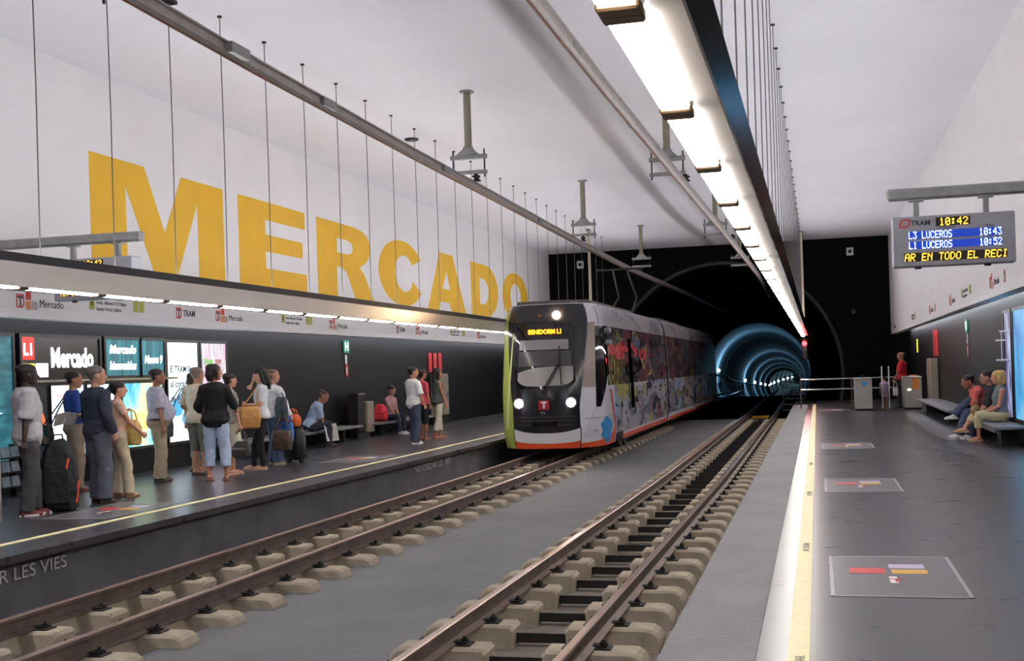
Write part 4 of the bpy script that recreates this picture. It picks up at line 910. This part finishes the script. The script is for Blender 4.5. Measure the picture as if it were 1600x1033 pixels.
def person(loc, hd, H, label, sk, hair, top, bottom, shoe, fem=False, wide=1.06, belly=0.0, lean=0.0, hip=None, feet=None, hands=None, turn=0.0, nod=0.0, fine=True, grip=.5, cross=None, toes=None):
    """hd: heading in degrees, 0 faces +Y; feet, hands: targets in metres for a 1.75 m figure, in body space"""
    s = H / 1.75; t = empty('person', (loc[0], loc[1], loc[2] if len(loc) > 2 else 0), math.radians(hd), label, 'person')
    vox = (.0085 if fine else .0115)
    hipz = hip[1] if hip else .905; hipy = hip[0] if hip else 0.0; sit = hip is not None
    HP = Vector((0, hipy, hipz)); Rl = Matrix.Rotation(math.radians(-lean), 3, 'X')
    TT = lambda p: (Rl @ Vector(p)) + HP
    class TM:
        def __matmul__(s_, p): return TT(p) * s
    T = TM()
    TOR = TORSO_F if fem else TORSO
    def tor(z0, z1, grow, top_grow=None, bl=1.0):
        out = []
        zz = [z0] + [r[0] for r in TOR if z0 < r[0] < z1] + [z1]
        for z in zz:
            i = max([k for k in range(len(TOR)) if TOR[k][0] <= z + 1e-9] or [0]); i = min(i, len(TOR) - 2); A, B_ = TOR[i], TOR[i + 1]; q = (z - A[0]) / (B_[0] - A[0]); q = max(-.6, min(1, q))
            a, b_, cy = (A[k] + (B_[k] - A[k]) * q for k in (1, 2, 3))
            bump_ = belly * math.exp(-((z - .16) / .15) ** 2) * bl
            ww = wide if z < .5 else 1 + (wide - 1) * max(0, (.62 - z) / .12)
            out.append(ering((0, cy + bump_ * .55, z), (a * ww + grow + bump_ * .25), b_ * (ww * .5 + .5) + grow + bump_ * .6, T))
        return out
    # joints
    feet = feet or [(-.10, .03, 0), (.10, -.02, 0)]
    hands = hands or [(-.27, .02, -.10), (.27, .02, -.10)]
    toes = toes or [8, -8]
    legs = []
    for e, ft in zip((-1, 1), feet):
        hj = Vector((e * .088 * (wide * .5 + .5), hipy, hipz - .02)); an = Vector((ft[0], ft[1], ft[2] + .085))
        L_ = (an - hj).length * 1.004; kn, an = ik(hj, an, *((.425, .41) if sit else (L_ * .508, L_ * .492)), (e * .06, 1, .35 if sit else .0)); legs.append((hj, kn, an))
    arms = []
    for e, hd_ in zip((-1, 1), hands):
        sh = TT((e * (.178 if not fem else .158) * (wide * .6 + .4), -.014, .485)); wr = TT(hd_) if len(hd_) == 3 else Vector(hd_[:3])
        el, wr = ik(sh, wr, .285, .25, Rl @ Vector((e * .55, -1, -.25))); arms.append((sh, el, wr))
    fk = .88 if fem else 1.0
    # body
    B = MB(); B.loft(tor(-.07, .68, -.006))
    for e, (hj, kn, an), fo in zip((-1, 1), legs, toes):
        P, Rr = interp([v * s for v in (hj + Vector((0, 0, .03)), hj.lerp(kn, .35), kn, kn.lerp(an, .3), an)], [x * s * fk for x in (.085, .076, .054, .055, .036)], 3); B.tube(P, Rr, 14)
        fa = math.radians(fo); fd = Vector((math.sin(-fa) * -1, math.cos(fa), 0)); P = [an + Vector((0, 0, -.03)) - fd * .05, an + Vector((0, 0, -.03)), an + fd * .08 + Vector((0, 0, -.045)), an + fd * .15 + Vector((0, 0, -.06)), an + fd * .175 + Vector((0, 0, -.062))]
        B.tube([p * s for p in P], [x * s for x in (.028, .036, .034, .026, .014)], 12)
    for e, (sh, el, wr) in zip((-1, 1), arms):
        P, Rr = interp([v * s for v in (sh + Vector((-e * .05, 0, .0)), sh, sh.lerp(el, .4), el, el.lerp(wr, .3), wr)], [x * s * fk for x in (.05, .054, .046, .038, .037, .026)], 3); B.tube(P, Rr, 12)
        # hand: palm, four fingers, thumb
        d = (wr - el).normalized(); side = (Vector((0, 1, 0)) if abs(d.y) < .8 else Vector((0, 0, 1))); side = (side - d * side.dot(d)).normalized(); nrm = d.cross(side) * e
        inn = nrm if nrm.x * -e > 0 else -nrm
        B.tube([wr * s, (wr + d * .03) * s, (wr + d * .085) * s], [.026 * s, .034 * s, .040 * s], 12, True, .42, inn)
        for q, (o_, l_) in enumerate(((-.030, .060), (-.010, .072), (.010, .068), (.030, .052))):
            p0 = wr + d * .075 + side * -o_; g = .25 + grip; p1 = p0 + (d * math.cos(g) + inn * math.sin(g)) * l_ * .55; p2 = p1 + (d * math.cos(g * 2.3) + inn * math.sin(g * 2.3)) * l_ * .5
            B.tube([p0 * s, p1 * s, p2 * s], [.0098 * s, .0092 * s, .0075 * s], 8)
        p0 = wr + d * .025 + side * .026; p1 = p0 + (d * .75 + side * .55 + inn * .3) * .035; p2 = p1 + (d * .9 + inn * .5) * .03
        B.tube([p0 * s, p1 * s, p2 * s], [.012 * s, .0105 * s, .008 * s], 8)
    # head
    HC = TT((0, .012, .718)); Rh = Matrix.Rotation(math.radians(turn), 3, 'Z') @ Matrix.Rotation(math.radians(-lean * .4 - nod), 3, 'X')
    class HM:
        def __matmul__(s_, p): return (HC + Rh @ (Vector(p) * 1.04)) * s
    Hm = HM(); hs = 1.09 if fem else 1.11
    B.loft([ering((0, cy, z), a * hs, b_ * hs, Hm) for z, a, b_, cy in HEAD])
    B.tube([Hm @ p for p in ((0, .095, .03), (0, .112, .0), (0, .128, -.022), (0, .106, -.036))], [x * s for x in (.009, .012, .017, .012)], 8)
    for e in (-1, 1): B.ell(Hm @ (e * .082, -.005, -.005), (.010 * s, .020 * s, .032 * s), 8, 6, Rh)
    B.ell(Hm @ (0, .096, -.062), (.024 * s, .012 * s, .012 * s), 8, 6, Rh)
    B.tube([T @ (0, -.006, .57), Hm @ (0, -.012, -.04)], [.055 * s * fk, .053 * s * fk], 12)
    bd = link_mesh('body', remesh(B, vox * s, 3), skin(sk), t)
    # face
    for e in (-1, 1):
        MB().ell(Hm @ (e * .034, .1015, .014), (.013 * s, .006 * s, .007 * s), 8, 6, Rh).build('eye', mat('eye_white', 'e8e4de', .3), bd, True); MB().ell(Hm @ (e * .034, .1075, .014), (.006 * s, .003 * s, .006 * s), 8, 6, Rh).build('iris', mat('iris_dark', '1c1410', .3), bd, True)
        MB().ell(Hm @ (e * .034, .1045, .036), (.017 * s, .006 * s, .004 * s), 8, 6, Rh).build('eyebrow', HAIRM(hair[1]), bd, True)
    MB().ell(Hm @ (0, .1045, -.062), (.021 * s, .008 * s, .006 * s), 10, 6, Rh).build('mouth', mat('lips', 'a0605a', .5), bd, True)
    # hair
    style, hc = hair
    if style != 'bald':
        G = MB()
        rec = .035 if style == 'thin' else 0.0
        for z0, k, sh_ in ((.035 + rec, 1.07, -.012 - rec * .4),):
            rg = [r for r in HEAD if r[0] >= z0 - .02]; G.loft([ering((0, cy + sh_, z + .008), a * hs * k, b_ * hs * k, Hm) for z, a, b_, cy in rg])
        G.ell(Hm @ (0, -.035, .015), (.078 * s, .072 * s, (.085 if not fem else .10) * s), 14, 10, Rh)
        if style in ('bob', 'long', 'pony'): G.ell(Hm @ (0, -.03, .045), (.086 * s, .088 * s, .085 * s), 14, 10, Rh)
        if style == 'bob':
            for e in (-1, 1): G.tube([Hm @ (e * .07, -.01, .06), Hm @ (e * .08, -.005, -.02), Hm @ (e * .07, -.005, -.10)], [.03 * s, .034 * s, .022 * s], 10)
            G.tube([Hm @ (0, -.06, .05), Hm @ (0, -.075, -.04), Hm @ (0, -.06, -.12)], [.07 * s, .072 * s, .05 * s], 12)
        if style == 'long':
            for e in (-1, 1): G.tube([Hm @ (e * .066, .0, .06), Hm @ (e * .078, .0, -.03), Hm @ (e * .075, -.01, -.14), Hm @ (e * .06, -.02, -.22)], [.03 * s, .034 * s, .034 * s, .016 * s], 10)
            G.tube([Hm @ (0, -.06, .05), Hm @ (0, -.08, -.06), Hm @ (0, -.085, -.18), Hm @ (0, -.08, -.27)], [.072 * s, .078 * s, .07 * s, .03 * s], 12)
        if style == 'pony': G.tube([Hm @ (0, -.09, .05), Hm @ (0, -.135, .01), Hm @ (0, -.145, -.09), Hm @ (0, -.13, -.22)], [.03 * s, .042 * s, .042 * s, .014 * s], 12)
        link_mesh('hair', remesh(G, vox * s, 4, .010), HAIRM(hc), t)
    # clothes
    sl = top.get('sleeve', .5); hem = top.get('hem', -.03); loose = top.get('loose', .014); neck = top.get('neck', .575)
    G = MB(); rings = tor(hem, neck, loose)
    if top.get('flare'):
        k = top['flare']; c0 = sum(rings[0], Vector()) / len(rings[0]); rings[0] = [c0 + (p - c0) * (1 + k) for p in rings[0]]
    G.loft(rings)
    for e, (sh, el, wr) in zip((-1, 1), arms):
        if sl <= 0: continue
        chain = [sh + Vector((-e * .06, 0, .0)), sh, sh.lerp(el, min(1, sl * 2) * .6), sh.lerp(el, min(1, sl * 2))]; rad = [.058, .066, .060, .058]
        if sl > .5: chain += [el.lerp(wr, (sl - .5) * 2)]; rad += [.042]
        rad = [(x * fk + loose - .014) * s for x in rad]
        P, Rr = interp([p * s for p in chain], rad, 4); G.tube(P, Rr, 14)
    link_mesh('top', remesh(G, .0125 * s, 4, min(.034, loose * 1.5)), cloth(top['col']), t).name = top.get('name', 'shirt')
    lg = bottom.get('leg', 1.0); lo = bottom.get('loose', .014); G = MB()
    rw = tor(-.075, bottom.get('waist', .10), lo * .8, bl=.8); G.loft(rw)
    if bottom.get('skirt'):
        hj, kn = legs[0][0], legs[0][1]; kn2 = legs[1][1]; m0 = Vector((0, hipy, hipz)); m1 = kn.lerp(kn2, .5)
        G.loft([ering((m0.lerp(m1, q).x, m0.lerp(m1, q).y, m0.lerp(m1, q).z), (.18 + .02 * q) * wide, .135 + .02 * q, type('I', (), {'__matmul__': lambda s_, p: p * s})()) for q in (0, .3, .7, 1.0)])
    else:
        for hj, kn, an in legs:
            k = min(1.0, lg); full = [hj + Vector((0, 0, .03)), hj.lerp(kn, .4), kn, kn.lerp(an, .5), an + Vector((0, 0, -.03))]; rr = [.098, .09, .070 + lo * .3, .066 + lo * .4, .056 + lo * .9]
            if k < 1:
                if k <= .5: end = hj.lerp(kn, k * 2); full = [full[0], full[1], end]; rr = [.1, .096, .088]
                else: end = kn.lerp(an, (k - .5) * 2); full = [full[0], full[1], kn, end]; rr = [.098, .092, .076, .070]
            P, Rr = interp([p * s for p in full], [(x * fk + lo - .014) * s for x in rr], 4); G.tube(P, Rr, 14)
    link_mesh('trousers', remesh(G, .0125 * s, 4, min(.032, lo * 1.2)), cloth(bottom['col']), t); bt = t.children[-1]; bt = [o for o in t.children if o.name.startswith('trousers')][0]; bt.name = bottom.get('name', 'trousers')
    if bottom.get('belt'):
        zb = bottom.get('waist', .10); MB().loft(tor(zb - .03, zb + .005, lo * .8 + .006, bl=.8)).build('belt', mat('belt_dark', '241c18', .4), bt)
    # shoes
    for (hj, kn, an), fo in zip(legs, toes):
        fa = math.radians(fo); d = Vector((math.sin(fa), math.cos(fa), 0)); c = an + Vector((0, 0, -.085)); w_ = Vector((d.y, -d.x, 0)); G = MB(); rings = []
        low = shoe[0] in ('sandal', 'flat')
        for y, a, hh in ((-.075, .022, .05), (-.065, .036, .085), (-.02, .04, .10), (.04, .043, .085), (.10, .048, .062), (.155, .043, .05), (.185, .024, .032)):
            if low: hh = min(hh, .034) if y > -.03 else .04
            rings.append([(c + d * y + w_ * (a * x) + Vector((0, 0, z * hh))) * s for x, z in ((-1, .02), (-1.05, .3), (-.9, .75), (-.45, 1), (.45, 1), (.9, .75), (1.05, .3), (1, .02))])
        G.loft(rings); o = G.build('sandal' if low else 'shoe', mat('shoe_' + shoe[1], shoe[1], .5), t, True, auto=50)
        if shoe[0] == 'sneaker':
            MB().loft([[p + Vector((0, 0, 0)) for p in [(c + d * y + w_ * (x * a)) * s + Vector((0, 0, z)) for x, z in ((-1.08, .001), (-1.08, .022), (1.08, .022), (1.08, .001))]] for y, a in ((-.082, .024), (-.02, .042), (.10, .05), (.192, .026))]).build('sole', white, o)
    t['_j'] = [float(x) for a in arms for x in (a[2] * s)]
    return t
def wrist(t, k):
    j = list(t['_j'])[3 * k:3 * k + 3]; a = t.rotation_euler.z; x, y, z = j
    return Vector((t.location.x + x * math.cos(a) - y * math.sin(a), t.location.y + x * math.sin(a) + y * math.cos(a), t.location.z + z))
def bag(loc, rz, w, d, hh, col, label, cat='bag', name='shoulder_bag', strap=.35, strap_col=None, soft=.85, strap_to=None, band=None, rough=.5):
    """soft bag with a strap or handles, hung so that its top centre is at loc"""
    t = empty(name, loc, math.radians(rz), label, cat); G = MB()
    G.loft([[Vector((x * w / 2 * k, y * d / 2 * q, z * hh)) for x, y in ((-1, -.5), (-.8, -1), (.8, -1), (1, -.5), (1, .5), (.8, 1), (-.8, 1), (-1, .5))] for z, k, q in ((-1, .72, .6), (-.96, .9, .9), (-.5, 1.0, 1.05), (-.15, .92, .8), (0, soft, .35))])
    link_mesh('bag_body', remesh(G, .012, 4, .02), mat('bag_' + col, col, rough, var=.1, vscale=10), t)
    sm = mat('strap_' + (strap_col or col), strap_col or col, .5)
    if strap_to is not None:
        q = t.matrix_basis.inverted() @ Vector(strap_to)
        MB().tube([(-w * .38, 0, -.02), q.lerp(Vector((-w * .3, 0, 0)), .45), q + Vector((-.02, 0, 0)), q + Vector((.02, 0, 0)), q.lerp(Vector((w * .3, 0, 0)), .45), (w * .38, 0, -.02)], .010, 8).build('strap', sm, t, True)
    else:
        for e in (-.25, .25): MB().tube([(-w * .3, e * d, -.03), (-w * .22, e * d * .6, strap * .7), (0, e * d * .2, strap), (w * .22, e * d * .6, strap * .7), (w * .3, e * d, -.03)], .009, 8).build('handle', sm, t, True)
    if band: MB().box((0, -d * .53, -hh * .45), (w * .8, .012, .03)).build('trim_band', mat('strap_' + band, band, .4), t)
    return t

# --- left platform, from the left edge of the photo to the tram
p1 = person((-8.93, 11.95), -42, 1.76, 'tall man in a loose light grey shirt and charcoal trousers holding a rucksack', '3a2a22', ('short', '17120f'), dict(col='b9b8bd', sleeve=.50, hem=-.10, loose=.045, flare=.06), dict(col='46464a', loose=.026), ('sneaker', '7a3030'), wide=1.12, hands=[(-.20, .22, -.07), (.29, -.10, -.06)], turn=8, feet=[(-.09, .06, 0), (.10, -.06, 0)])
p2 = person((-10.15, 14.6), -40, 1.69, 'man in a royal blue T-shirt and khaki trousers holding a newspaper', 'b88468', ('short', '1d1512'), dict(col='2a4a98', sleeve=.45, hem=-.04, loose=.02), dict(col='9a8a78', loose=.026), ('shoe', '6a3c30'), hands=[(-.10, .28, .12), (.20, .22, .10)], turn=-6)
p3 = person((-8.85, 13.2), -22, 1.73, 'grey haired man in a navy long sleeved shirt and dark jeans', 'bd8d74', ('short', '6a625e'), dict(col='2c3242', sleeve=.98, hem=-.05, loose=.03), dict(col='565a66', loose=.034), ('shoe', '3a2a24'), hands=[(-.26, .12, -.02), (.27, .06, -.02)], turn=-22, feet=[(-.11, .05, 0), (.12, -.02, 0)])
p4 = person((-8.97, 13.86), -46, 1.53, 'dark haired woman with a ponytail in a peach top and cream trousers', 'd39a7e', ('pony', '1c1412'), dict(col='e0b49c', sleeve=.28, hem=-.02, loose=.016), dict(col='cdbda0', loose=.026), ('flat', '8a6248'), fem=True, wide=1.06, hands=[(-.06, .26, .14), (.16, .30, .06)], feet=[(-.12, -.04, 0), (.12, .10, 0)], turn=0, toes=[0, -25])
p5 = person((-9.65, 15.95), -50, 1.70, 'heavy man in a pale lilac short sleeved shirt tucked into khaki trousers', 'a8765e', ('short', '2a2420'), dict(col='c6c4d8', sleeve=.45, hem=.04, loose=.03), dict(col='b3a488', loose=.03, waist=.08, belt=True), ('shoe', '453a34'), wide=1.2, belly=.13, hands=[(-.30, .06, -.08), (.33, .03, -.08)], turn=0)
p6 = person((-10.05, 17.75), -20, 1.64, 'dark haired woman in a pale blouse half hidden behind the grey haired man', 'c89078', ('bob', '3a2c26'), dict(col='d8d4d6', sleeve=.4, hem=-.05), dict(col='8a8c90', leg=.8), ('flat', '5a4a42'), fem=True, turn=-20, fine=False)
p7 = person((-9.62, 17.10), -5, 1.72, 'grey haired man in a cream shirt and olive shorts behind the woman in black', 'c08e74', ('short', '8a7a6a'), dict(col='e0d2bc', sleeve=.45, hem=-.06, loose=.03), dict(col='6e6e64', leg=.62, loose=.024), ('flat', '4a3a32'), hands=[(-.24, .20, .10), (.26, .10, -.02)], turn=-15, fine=False)
p8 = person((-8.72, 16.0), 6, 1.745, 'woman in a black three quarter sleeved tunic and light blue cropped trousers', 'bd8166', ('bob', '241a18'), dict(col='151519', sleeve=.72, hem=-.10, loose=.03, flare=.10, name='tunic'), dict(col='b4c4e0', leg=.83, loose=.032), ('sandal', '7a4a3c'), fem=True, wide=1.10, belly=.04, hands=[(-.24, .18, .06), (.22, .28, .16)], turn=-38, feet=[(-.12, .0, 0), (.13, .04, 0)], toes=[-10, -30])
p9 = person((-9.03, 17.05), -35, 1.61, 'woman with short dark hair in an olive grey top and a cream skirt', 'cf977c', ('short', '211814'), dict(col='97948a', sleeve=.3, hem=-.02, loose=.016), dict(col='d8cdb4', skirt=True, name='skirt'), ('flat', 'b08a70'), fem=True, wide=1.05, hands=[(-.20, .18, .22), (.24, .05, -.06)], turn=0, feet=[(-.1, .08, 0), (.1, -.1, 0)])
p10 = person((-8.98, 18.05), 118, 1.69, 'long haired woman in a white T-shirt and black leggings with a hand at her chin', 'd2a088', ('long', '171214'), dict(col='dcdce2', sleeve=.42, hem=-.03, loose=.014), dict(col='15151a', loose=.009), ('flat', 'b39478'), fem=True, wide=.98, hands=[(-.05, .25, .22), (.06, .16, .55)], turn=10, nod=14, feet=[(-.10, .0, 0), (.12, .16, 0)], grip=.9)
p11 = person((-9.2, 18.95), -28, 1.66, 'balding man in a white long sleeved shirt behind a black suitcase', 'bb8a70', ('thin', '6a5444'), dict(col='e6e4ea', sleeve=.98, hem=-.04, loose=.024), dict(col='4a5674', loose=.026), ('shoe', 'a89a88'), hands=[(-.26, .05, -.08), (.26, .18, -.02)], turn=-10)
p12 = person((-10.62, 23.55), -62, 1.74, 'seated man in a pale blue shirt reading a newspaper on the bench', 'a8745a', ('thin', '4a3a32'), dict(col='a9bcd8', sleeve=.45, hem=-.02, loose=.026), dict(col='2c3040', loose=.024), ('shoe', '1c1a1c'), hip=(0, .44), lean=26, feet=[(-.12, .44, 0), (.12, .40, 0)], hands=[(-.10, .40, .10), (.12, .38, .06)], nod=24)
p13 = person((-10.62, 28.5), -112, 1.68, 'seated woman in a pink patterned blouse on the bench beside the red rucksack', 'c08a74', ('short', '2a1e1a'), dict(col='b98a90', sleeve=.4, hem=-.02, loose=.014), dict(col='2c3444'), ('sneaker', 'd0d0d4'), fem=True, hip=(0, .44), lean=8, feet=[(-.10, .42, 0), (.13, .50, 0)], hands=[(-.06, .28, .06), (.06, .30, .04)], nod=20, fine=False)
p14 = person((-8.42, 24.1), -40, 1.66, 'young man in a white T-shirt and blue jeans waiting near the tram', 'b07c62', ('short', '1a1414'), dict(col='e2e2e6', sleeve=.48, hem=-.10, loose=.032), dict(col='3c465a', loose=.03), ('sneaker', 'c8c8cc'), hands=[(-.26, .12, -.06), (.26, .14, -.06)], turn=-10, feet=[(-.11, .06, 0), (.11, -.04, 0)], fine=False)
p15 = person((-8.66, 25.4), -30, 1.60, 'woman in a coral pink top between the man in white and woman in green', 'a86a52', ('short', '2a1a18'), dict(col='cc4a5c', sleeve=.4), dict(col='1e1e26', leg=.6), ('flat', '6a4a3c'), fem=True, fine=False)
p16 = person((-8.50, 26.0), -44, 1.62, 'woman in a dark green sleeveless top and cream trousers near the tram', 'b8735a', ('long', '15100f'), dict(col='4a5650', sleeve=0, hem=-.10, loose=.022), dict(col='dcd6c8', leg=.85, loose=.022), ('sandal', '8a5a44'), fem=True, hands=[(-.22, .12, -.06), (.24, .10, -.04)], turn=-4, feet=[(-.1, .1, 0), (.1, -.14, 0)], fine=False)
# --- right platform
p17 = person((3.10, 22.25), 92, 1.70, 'seated blonde woman in a grey sleeveless top and beige cropped trousers, legs crossed', 'c98a6c', ('bob', 'c9a25e'), dict(col='6a727a', sleeve=0, hem=-.02, loose=.016), dict(col='c0ae88', leg=.80, loose=.022), ('flat', 'b28a68'), fem=True, hip=(0, .43), lean=2, feet=[(-.06, .40, 0), (-.10, .66, .17)], hands=[(-.06, .26, .10), (.08, .28, .10)], toes=[0, 10])
p18 = person((3.08, 23.55), 92, 1.72, 'seated man in a salmon T-shirt and blue jeans, one ankle over his knee', 'a06a52', ('short', '16110f'), dict(col='d4605c', sleeve=.5, hem=-.04, loose=.028), dict(col='3e4a62', loose=.026), ('sneaker', 'd8d8dc'), hip=(0, .43), lean=30, feet=[(-.14, .58, 0), (.06, .62, .34)], hands=[(-.16, .40, .12), (.12, .36, .10)], turn=6)
p19 = person((3.10, 22.95), 92, 1.70, 'seated person in dark clothes between the salmon T-shirt and the blonde woman', 'b07a66', ('short', '121012'), dict(col='26262c', sleeve=.6, hem=-.03), dict(col='2a2e3c'), ('sneaker', '9a9aa0'), hip=(0, .43), lean=10, feet=[(-.12, .42, 0), (.12, .44, 0)], hands=[(-.10, .30, .08), (.12, .30, .08)])
p20 = person((2.50, 38.05), 70, 1.70, 'bald man in a bright red T-shirt standing behind the ticket gates', '9a6a54', ('bald', '3a2a24'), dict(col='d8303a', sleeve=.5, hem=-.06, loose=.03), dict(col='2a2a30'), ('shoe', '1c1a1a'), wide=1.08, hands=[(-.28, .16, .0), (.26, .24, .08)], turn=-8, fine=False)
p21 = person((1.96, 37.75), 20, .98, 'small child in a lilac top and pink shorts between the white gate posts', 'b08068', ('short', '141012'), dict(col='b4a4c4', sleeve=.35), dict(col='c8b0c0', leg=.35), ('flat', 'c89a70'), wide=1.15, fine=False)

# ------------------------------------------------------------------ bags and things held
def rucksack(loc, rz, w, d, hh, col, label, trim, tilt=0.0):
    t = empty('rucksack', loc, math.radians(rz), label, 'rucksack'); t.rotation_euler = (math.radians(tilt), 0, math.radians(rz)); G = MB()
    G.loft([[Vector((x * w / 2 * k, y * d / 2 * q, z * hh)) for x, y in ((-1, -.5), (-.7, -1), (.7, -1), (1, -.5), (1, .5), (.7, 1), (-.7, 1), (-1, .5))] for z, k, q in ((0, .8, .7), (.04, .97, .95), (.3, 1.05, 1.1), (.62, .95, 1.0), (.8, .8, .8), (.92, .62, .6), (1, .3, .3))])
    m = mat('rucksack_' + col, col, .7, var=.2, vscale=12); link_mesh('main_pack', remesh(G, .014, 4, .04), m, t)
    G = MB(); G.loft([[Vector((x * w * .36 * k, -d * .5 - .05 * q, z)) for x, q in ((-1, 0), (-1, 1), (1, 1), (1, 0))] for z, k in ((hh * .12, .9), (hh * .2, 1), (hh * .5, 1), (hh * .58, .9))]); link_mesh('front_pocket', remesh(G, .012, 4, .02), m, t)
    if trim:
        tm = mat('trim_' + trim, trim, .5)
        MB().tube([(w * .30, -d * .5 - .06, hh * .60), (w * .36, -d * .5 - .05, hh * .74)], .013, 6).build('trim_zip', tm, t); MB().tube([(w * .50, -d * .30, hh * .12), (w * .56, -d * .15, hh * .42)], .013, 6).build('trim_zip', tm, t)
    MB().tube([(-.06, 0, hh * .97), (-.05, 0, hh * 1.06), (.05, 0, hh * 1.06), (.06, 0, hh * .97)], .012, 6).build('carry_loop', mat('strap_black', '141416', .6), t)
    for e in (-1, 1): MB().tube([(e * w * .22, d * .42, hh * .85), (e * w * .3, d * .62, hh * .6), (e * w * .3, d * .5, hh * .15)], .02, 6).build('shoulder_strap', mat('strap_black', '141416', .6), t)
    return t
rucksack((-8.84, 12.38, .0), 25, .42, .32, .86, '14161b', 'big black travel rucksack with orange zips standing beside the man in grey', 'e0502c')
rucksack((-10.66, 27.95, .345), 15, .36, .22, .44, 'd02c3a', 'bright red rucksack lying on the end of the left bench', None)
bag((-10.42, 14.35, .96), -20, .24, .12, .30, '15151a', 'small black shoulder bag hanging at the back of the man in blue', strap_to=(-10.2, 14.55, 1.40))
wv = wrist(p4, 1); bag((-8.88, 13.98, 1.02), -20, .36, .18, .34, 'c9a95e', 'large mustard yellow handbag on the arm of the woman in peach', cat='handbag', name='handbag', strap=.14)
bag((-9.06, 13.75, .92), -30, .22, .12, .24, '8a4c58', 'small dark pink bag at the hip of the woman in peach', strap_to=(-8.95, 13.85, 1.27))
bag((-10.12, 16.95, .98), 0, .26, .14, .36, '55565e', 'dark grey shoulder bag at the side of the grey haired man', strap_to=(-9.85, 17.0, 1.40))
wv = wrist(p9, 1); bag((wv.x + .02, wv.y, wv.z - .26), -10, .34, .14, .26, '3c342f', 'dark brown handbag with pale trim held by the woman in the cream skirt', cat='handbag', name='handbag', strap=.19, band='8a7f74')
bag((-9.00, 17.66, 1.06), 30, .36, .18, .36, 'c08a4a', 'tan leather shoulder bag of the woman in the white T-shirt', cat='handbag', name='handbag', strap_to=(-9.0, 17.95, 1.36))
bag((-8.82, 18.45, .62), 10, .36, .18, .34, '4a362a', 'brown bag hanging behind the legs of the woman in black leggings', strap_to=(-8.95, 18.8, .98))
bag((-8.98, 18.80, 1.18), -20, .24, .14, .42, '2c3444', 'dark blue slung bag at the hip of the man in the white long sleeved shirt', strap_to=(-9.1, 18.9, 1.40), name='sling_bag')
def newspaper(loc, rz, w, hh, tilt, label):
    t = empty('newspaper', loc, 0, label, 'newspaper'); t.rotation_euler = (math.radians(tilt), 0, math.radians(rz)); pm = mat('newsprint', 'c8c4c0', .8, var=.12, vscale=22)
    for e in (-1, 1): MB().box((e * w / 4, e * 0 + .008, 0), (w / 2, .008, hh), Euler((0, 0, -e * .25))).build('page', pm, t)
    return t
newspaper((-10.10, 14.33, 1.03), 55, .30, .22, 40, 'folded newspaper held by the man in the blue T-shirt')
wv = wrist(p12, 1); newspaper((wv.x + .10, wv.y + .05, wv.z - .06), 62, .34, .38, -14, 'open newspaper held by the seated man in the pale blue shirt')
def suitcase(loc, rz, w, d, hh, m, label, handle=.35):
    t = empty('suitcase', loc, math.radians(rz), label, 'suitcase')
    MB().box((0, 0, hh / 2 + .06), (w, d, hh), bev=.05).build('shell', m, t, True, auto=50)
    for k in (-.3, -.1, .1, .3): MB().box((k * w, 0, hh / 2 + .06), (.02, d + .012, hh * .8)).build('rib', m, t)
    for e in (-.4, .4):
        MB().tube([(e * w, -.02, .035), (e * w, .02, .035)], .035, 14).build('wheel', black, t); MB().box((e * w, 0, .06), (.05, .06, .05)).build('wheel_fork', dark_metal, t)
    for e in (-.12, .12): MB().tube([(e, d * .35, hh), (e, d * .35, hh + handle)], .010, 8).build('handle_rod', steel, t)
    MB().box((0, d * .35, hh + handle), (.28, .03, .03), bev=.01).build('handle_grip', black, t)
    MB().box((0, 0, hh + .075), (.16, .03, .03), bev=.01).build('carry_handle', black, t); return t
suitcase((-8.98, 19.3, 0), -25, .40, .24, .54, mat('suitcase_black', '16161a', .5), 'small black wheeled suitcase in front of the bench', .12)
suitcase((-8.50, 10.52, 0), 0, .46, .28, .80, mat('suitcase_silver', 'aaa6a8', .35, .5), 'silver hard suitcase cut by the left edge of the photo', .1)
bag((-9.0, 19.3, .86), -25, .30, .18, .22, 'd8602c', 'orange carrier bag lying on the black suitcase', name='carrier_bag', strap=.10)
bag((-8.95, 18.95, .74), -10, .24, .12, .34, '2f6cb8', 'blue carrier bag beside the black suitcase', name='carrier_bag', strap=.16)
bag((3.10 - .42, 22.28, .64), 90, .26, .14, .18, '8a6a42', 'brown bag on the lap of the blonde woman', name='handbag', cat='handbag', strap=.10)
wv = wrist(p20, 0); bag((2.28, 37.85, .62), 0, .16, .10, .24, 'd4d4dc', 'white plastic bag held by the man in the red T-shirt', name='carrier_bag', strap=.2)
for o in D.objects:
    if '_j' in o: del o['_j']
bpy.context.view_layer.update()
